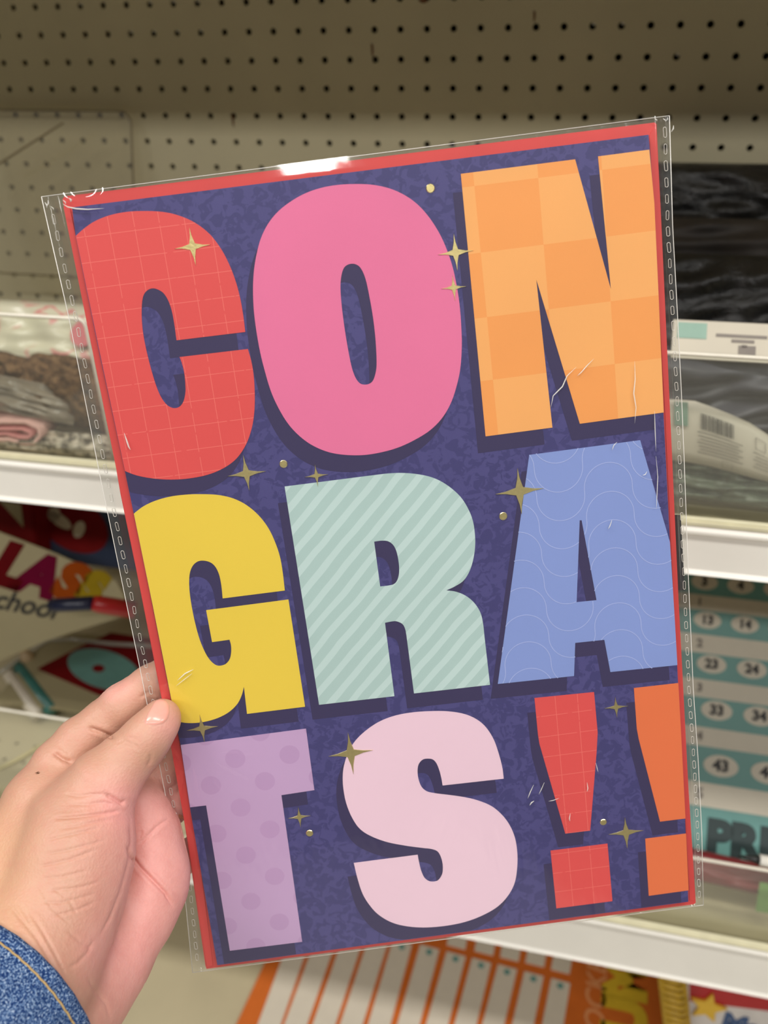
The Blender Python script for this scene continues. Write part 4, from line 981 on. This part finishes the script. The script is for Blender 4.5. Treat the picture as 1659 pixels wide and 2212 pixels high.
# --- number board, lower shelf right (leaning back)
M_teal = plain('teal_print', (98, 148, 142), 1, .5, var=.03); M_crm = plain('cream_print', (200, 192, 174), 1, .5, var=.02)
zb, zt = 300, 100
BTL = atZ(1462, 1225, zt); bbp = atZ(1500, 1862, zb)
nb, w_, h_ = plane_thing('number_board', 'teal and cream number board reading PRIZE, leaning on the lower shelf', 'game board', (BTL, BTL + np.array([330., 0, 0]), np.array([BTL[0], bbp[1], bbp[2]])))
lbox('board', 0, w_, -h_, 0, -.003, 0, M_teal, nb)
nbm = nb.matrix_world.inverted()
def onboard(x, y, mw=nb):
    """sight line -> board local x, y"""
    mi = mw.matrix_world.inverted(); o = mi @ W(CAM); d = mi.to_3x3() @ wdir(ray(x, y)); t_ = -o.z / d.z; p = o + d * t_; return p.x, p.y
bpy.context.view_layer.update()
rows_b = [((1500,1252),(1528,1258),(1600,1263)), None]
ovals = [[(1522,1257), (1600,1262)], [(1528,1340), (1609,1349)], [(1537,1435), (1624,1445)], [(1548,1535), (1640,1548)], [(1557,1655), (1660,1672)]]
bands = [((1500,1283),(1500,1316)), ((1505,1369),(1505,1409)), ((1510,1466),(1510,1505)), ((1515,1570),(1515,1611)), ((1520,1690),(1520,1742))]
nums = [('3', '4'), ('13', '14'), ('23', '24'), ('33', '34'), ('43', '44')]
dxy = None
for r_i, pr in enumerate(ovals):
    a1, a2 = onboard(*pr[0]), onboard(*pr[1]); step = a2[0] - a1[0]
    for k in range(-1, 4):
        cx, cy = a1[0] + step * k, a1[1]
        if cx < .02 or cx > w_ - .02: continue
        disc('oval_print', cx, cy, step * .37, step * .235, 0, .0006, M_crm, nb)
        s_ = str(r_i * 10 + 3 + k)
        text('printed_number', s_, step * .34, M_black_ink, nb, T(cx, cy, .0008), bold=step * .016)
for (p, q), sg in zip(bands, ('1', '2', '3', '4', '5')):
    y0, y1 = onboard(*p)[1], onboard(*q)[1]; lbox('cream_band', 0, w_, y1, y0, 0, .0005, M_crm, nb)
    xx = onboard(1520, (p[1] + q[1]) / 2)[0]; text('printed_number', '$' + sg if False else sg, abs(y1 - y0) * .62, M_ink, nb, T(xx - .004, (y0 + y1) / 2, .0007), bold=.0006)
ptx = onboard(1535, 1808); text('printed_word', 'PRIZE', .045, plain('ink_green_black', (28, 48, 48), 1, .5), nb, T(ptx[0] - .004, ptx[1] - .001, .0007), bold=.0028, align='LEFT')
M_dred = plain('dark_red_vinyl', (112, 30, 34), 1, .4)
rp_ = thing('red_pouch', 'dark red pouch lying below the number board', 'pouch', atZ(1600, 1890, 335)); rp_.rotation_euler = (FR - .9, .1, 0)
pillow('body', .17, .028, .016, M_dred, rp_, 71, .001)
gt, w_, h_ = plane_thing('green_tag', 'small green tag at the right edge of the lower shelf', 'tag', (atZ(1641, 1905, 352), atZ(1700, 1915, 352), atZ(1643, 1968, 362)))
lbox('tag', 0, w_, -h_, 0, 0, .001, plain('green_print', (112, 150, 84), 1, .5), gt)
mk = thing('marker_pen', 'white capped pen with black tip in front of the number board', 'pen', atZ(1640, 1858, 350))
tube('barrel', [Vector((0, 0, 0)), Vector((.06, .004, -.006))], .0052, M_white, mk, 14)
tube('tip', [Vector((-.018, -.001, .002)), Vector((-.006, 0, .0004)), Vector((0, 0, 0))], [.001, .003, .0046], plain('black_plastic', (22, 24, 24), 1, .25), mk, 12)

# --- lower shelf, left
M_navy = plain('navy_box_print', (40, 52, 78), 1, .5, var=.15, scale=18); M_redp = plain('red_print', (112, 10, 14), 1, .7, spec=.15); M_cb = plain('cream_board', (164, 153, 119), 1, .5, var=.04, scale=14)
bx, w_, h_ = plane_thing('game_box', 'navy box with a red disc under the upper rail, left', 'box', (atZ(70, 1070, 120), atZ(330, 1100, 120), atZ(70, 1205, 140)))
lbox('box', 0, w_, -h_, 0, -.05, 0, M_navy, bx, .002)
bpy.context.view_layer.update()
c_ = onboard(155, 1130, bx); disc('red_disc', c_[0], c_[1], .05, .036, 0, .001, M_redp, bx, rot=-.35)
for (x_, y_, rr_, rr2) in ((130, 1123, .017, .008), (172, 1143, .007, .012), (118, 1110, .008, .01)):
    c_ = onboard(x_, y_, bx); disc('cream_lettering', c_[0], c_[1], rr_, rr2, .001, .0016, M_crm, bx, rot=-.5)
rb, w_, h_ = plane_thing('red_box', 'dark red box with a cream corner at the far left of the lower shelf', 'box', (atZ(-60, 1070, 150), atZ(68, 1085, 150), atZ(-60, 1190, 165)))
lbox('box', 0, w_, -h_, 0, -.04, 0, M_redp, rb, .002)
prism('cream_corner', [[(w_ * .45, -.002), (w_ * .82, -.004), (w_ * .82, -h_ * .45)]], 0, .0008, M_cb, rb)
sg, w_, h_ = plane_thing('class_sign', 'cream sign board with colourful letters on the lower shelf, left', 'sign', (atZ(-80, 1120, 205), atZ(255, 1260, 205), atZ(-90, 1330, 245)))
bpy.context.view_layer.update()
def onsg(x, y): return onboard(x, y, sg)
prism('board', [[onsg(*p) for p in ((-80,1112),(0,1150),(120,1196),(250,1254),(270,1290),(264,1333),(180,1358),(95,1386),(0,1428),(-80,1465))]], -.002, 0, M_cb, sg)
fcol = {'L': (96, 8, 14), 'A': (104, 6, 44), 'S': (150, 66, 10), 's': (150, 126, 24)}
for ch, x_, y_, c, sz in (('L', 10, 1222, fcol['L'], .072), ('A', 74, 1243, fcol['A'], .066), ('S', 140, 1256, fcol['S'], .06), ('S', 190, 1268, fcol['s'], .05)):
    p = onsg(x_, y_); text('printed_letter', ch, sz, plain('letter_ink', c, 1, .8, spec=.1), sg, T(p[0], p[1], .0006, .1), bold=.005, shear=.35)
p = onsg(40, 1304); text('printed_word', 'school', .034, M_black_ink, sg, T(p[0], p[1], .0006, .22), bold=.0006, shear=.4)
pn = thing('marker_pen', 'marker with navy barrel and red cap on the left lower shelf', 'pen', atZ(112, 1308, 285))
e_ = W(atZ(200, 1303, 285)) - pn.location; e2 = W(atZ(292, 1318, 270)) - pn.location
tube('barrel', [Vector(), e_ * .2, e_], .0075, plain('navy_plastic', (24, 30, 58), 1, .3), pn, 14)
tube('cap', [e_, e_ + (e2 - e_) * .15, e2], [.0078, .0092, .0095], plain('red_plastic', (166, 28, 30), 1, .3), pn, 14)
# flat pack with red sheet and teal oval
pk, w_, h_ = plane_thing('flat_pack', 'clear pack with red diamond sheet and teal oval by the fingers', 'pack', (atY(120, 1375, -718), atY(330, 1400, -718), atY(60, 1520, -718)))
lbox('backing', -.01, w_ + .06, -h_, .01, 0, .002, M_cb, pk)
bpy.context.view_layer.update()
def onpk(x, y): return onboard(x, y, pk)
prism('red_sheet', [[onpk(*p) for p in ((82,1448),(170,1402),(240,1370),(345,1385),(345,1500),(215,1505))]], .002, .003, M_redp, pk)
M_tl = plain('teal_card', (104, 150, 142), 1, .5)
tl_ = [onpk(225 + 78 * math.cos(w), 1450 + 42 * math.sin(w) + 16 * math.cos(w)) for w in np.linspace(0, 2 * math.pi, 36, endpoint=False)]
prism('teal_oval', [tl_], .003, .0038, M_tl, pk)
prism('red_dot', [[onpk(214 + 13 * math.cos(w), 1449 + 8 * math.sin(w)) for w in np.linspace(0, 2 * math.pi, 20, endpoint=False)]], .0038, .0044, M_redp, pk)
pr_ = [onpk(*p) for p in ((0,1462),(50,1425),(105,1390),(160,1388),(240,1398),(345,1404))]
tube('pack_rim', [(x, y, .006) for x, y in pr_], .003, clear('pack_rim_clear', (.92, .92, .9), 1, .1, haze=.35, hazecol=(.75, .72, .62)), pk, 8)
tc = thing('teal_marker', 'teal marker lying in front of the flat pack, left', 'pen', atY(38, 1437, -722)); e_ = W(atY(112, 1535, -722)) - tc.location
tube('barrel', [Vector(), e_ * .1, e_], [.007, .0085, .0085], plain('dark_teal_plastic', (58, 112, 104), 1, .3), tc, 14)
wc = thing('white_marker', 'pale marker lying left of the teal marker', 'pen', atY(12, 1447, -722)); e_ = W(atY(80, 1545, -722)) - wc.location
tube('barrel', [Vector(), e_ * .1, e_], [.006, .008, .008], plain('pale_plastic', (206, 196, 178), 1, .3), wc, 14)
ck = thing('cork_stopper', 'small rounded beige stopper beside the teal marker', 'stopper', atY(58, 1425, -720))
bm = bmesh.new(); bmesh.ops.create_uvsphere(bm, u_segments=20, v_segments=14, radius=.011)
for v in bm.verts: v.co = Vector((v.co.x * 1.0 + .15 * v.co.z, v.co.y * .9, v.co.z * 1.35 if v.co.z > 0 else v.co.z * .8))
bmobj('body', bm, plain('beige_resin', (196, 170, 132), 1, .35), ck, True)
cs = thing('cream_cord', 'cream cord crossing the lower shelf beside the knuckles', 'cord', atY(-20, 1668, -736.5))
tube('cord', [Vector()] + [W(atY(x, y, -734)) - cs.location for x, y in ((30, 1645), (70, 1622), (125, 1590))], .0022, plain('cream_cord', (206, 192, 140), 1, .7), cs)

# --- orange pocket chart lying on the bottom shelf
YC = Y3 + 4
oc, w_, h_ = plane_thing('pocket_chart', 'orange pocket chart with white strips lying on the bottom shelf', 'chart', (atY(690, 1950, YC), atY(1440, 2075, YC), atY(525, 2240, YC)))
bpy.context.view_layer.update()
def onoc(x, y): return onboard(x, y, oc)
q = [onoc(*p) for p in ((648,1915),(1436,2070),(1430,2300),(470,2300))]
M_or = plain('orange_vinyl', (206, 104, 34), 1, .5, var=.04); M_st = plain('pocket_white', (214, 204, 186), 1, .45, var=.02)
prism('backing', [q], -.003, 0, M_or, oc)
# lower row of pockets: quads between slanting edges (top edge y, bottom edge beyond the frame)
tops = [(641,2054,584,1975),(698,2054,641,1990),(756,2054,702,2006),(812,2054,761,2024),(868,2047,821,0),(927,2058,884,0),(984,2073,946,0),(1039,2087,1007,0),(1095,2101,1067,0),(1152,2116,1131,0),(1210,2131,1195,0)]
for (x, ya, xb, y) in tops:
    y = y or ya; sl_x = (xb - x) / (2209.0 - ya); xt_ = x - sl_x * (ya - y); xe = xb + sl_x * 91
    c4 = [onoc(*p) for p in ((xt_ - 19, y - 17), (xt_ + 22, y - 6), (xe + 24, 2306), (xe - 23, 2294))]
    prism('pocket_strip', [c4], 0, .0012, M_st, oc)
    b_ = onoc(xt_, y); disc('teal_dot', b_[0], b_[1], .0042, .0042, .0012, .0018, M_tl, oc)
for (x, y) in ((990, 2030), (1050, 2043), (1105, 2056), (1160, 2068), (1215, 2083)):
    c4 = [onoc(*p) for p in ((x - 14, y - 50), (x + 26, y - 42), (x + 15, y + 22), (x - 25, y + 12))]
    prism('pocket_strip', [c4], 0, .0012, M_st, oc)
def word_px(s, x, y, x2, y2, size, mat, bold, shear=0, z=.0008):
    a_, b_ = onoc(x, y), onoc(x2, y2); ang = math.atan2(b_[1] - a_[1], b_[0] - a_[0])
    return text('printed_word', s, size, mat, oc, T(a_[0], a_[1], z, ang), bold=bold, shear=shear, align='LEFT')
word_px('POCKET', 1285, 2265, 1292, 2075, .036, plain('peach_ink', (224, 150, 96), 1, .5), .0006, .2)
word_px('SUM', 1350, 2300, 1356, 2060, .07, plain('yellow_ink', (216, 180, 44), 1, .5), .005)

# --- yellow beaded garland and red book with a star
yg = thing('yellow_garland', 'yellow coiled garland hanging beside the orange chart', 'garland', atZ(1455, 2080, 330))
M_yel = plain('yellow_bead', (196, 158, 48), 1, .35, var=.15, scale=80)
P0, P1 = W(atZ(1448, 2085, 330)) - yg.location, W(atZ(1468, 2260, 330)) - yg.location
pts = []
for k in range(380):
    t_ = k / 379; c_ = P0 + (P1 - P0) * t_; w = t_ * 2 * math.pi * 13
    pts.append(c_ + Vector((math.cos(w) * .0125, math.sin(w) * .0125, .002 * math.sin(w * 3))))
tube('coil', pts, .0028, M_yel, yg, 7)
bk, w_, h_ = plane_thing('activity_book', 'red and white book with a yellow star, bottom right corner', 'book', (atZ(1488, 2095, 300), atZ(1760, 2155, 300), atZ(1493, 2300, 330)))
lbox('cover', 0, w_, -h_, 0, -.012, 0, plain('book_white', (214, 208, 204), 1, .4), bk)
bpy.context.view_layer.update()
def onbk(x, y): return onboard(x, y, bk)
prism('red_band', [[onbk(*p) for p in ((1489,2118),(1700,2150),(1700,2188),(1490,2162))]], 0, .0008, plain('book_red', (176, 26, 34), 1, .4), bk)
prism('grey_band', [[onbk(*p) for p in ((1530,2102),(1545,2104),(1545,2122),(1530,2120))]], 0, .0012, M_black_ink, bk)
sc2 = onbk(1528, 2172)
prism('yellow_star', [[(sc2[0] + (.021 if k % 2 == 0 else .0095) * math.sin(k * math.pi / 5 + .1), sc2[1] + (.021 if k % 2 == 0 else .0095) * math.cos(k * math.pi / 5 + .1)) for k in range(10)]], .0008, .004, plain('star_yellow', (224, 180, 50), 1, .35), bk)
p = onbk(1560, 2205); text('printed_word', 'Mag', .034, plain('book_blue', (56, 84, 128), 1, .5), bk, T(p[0], p[1], .0006, -.05), bold=.0018, align='LEFT')
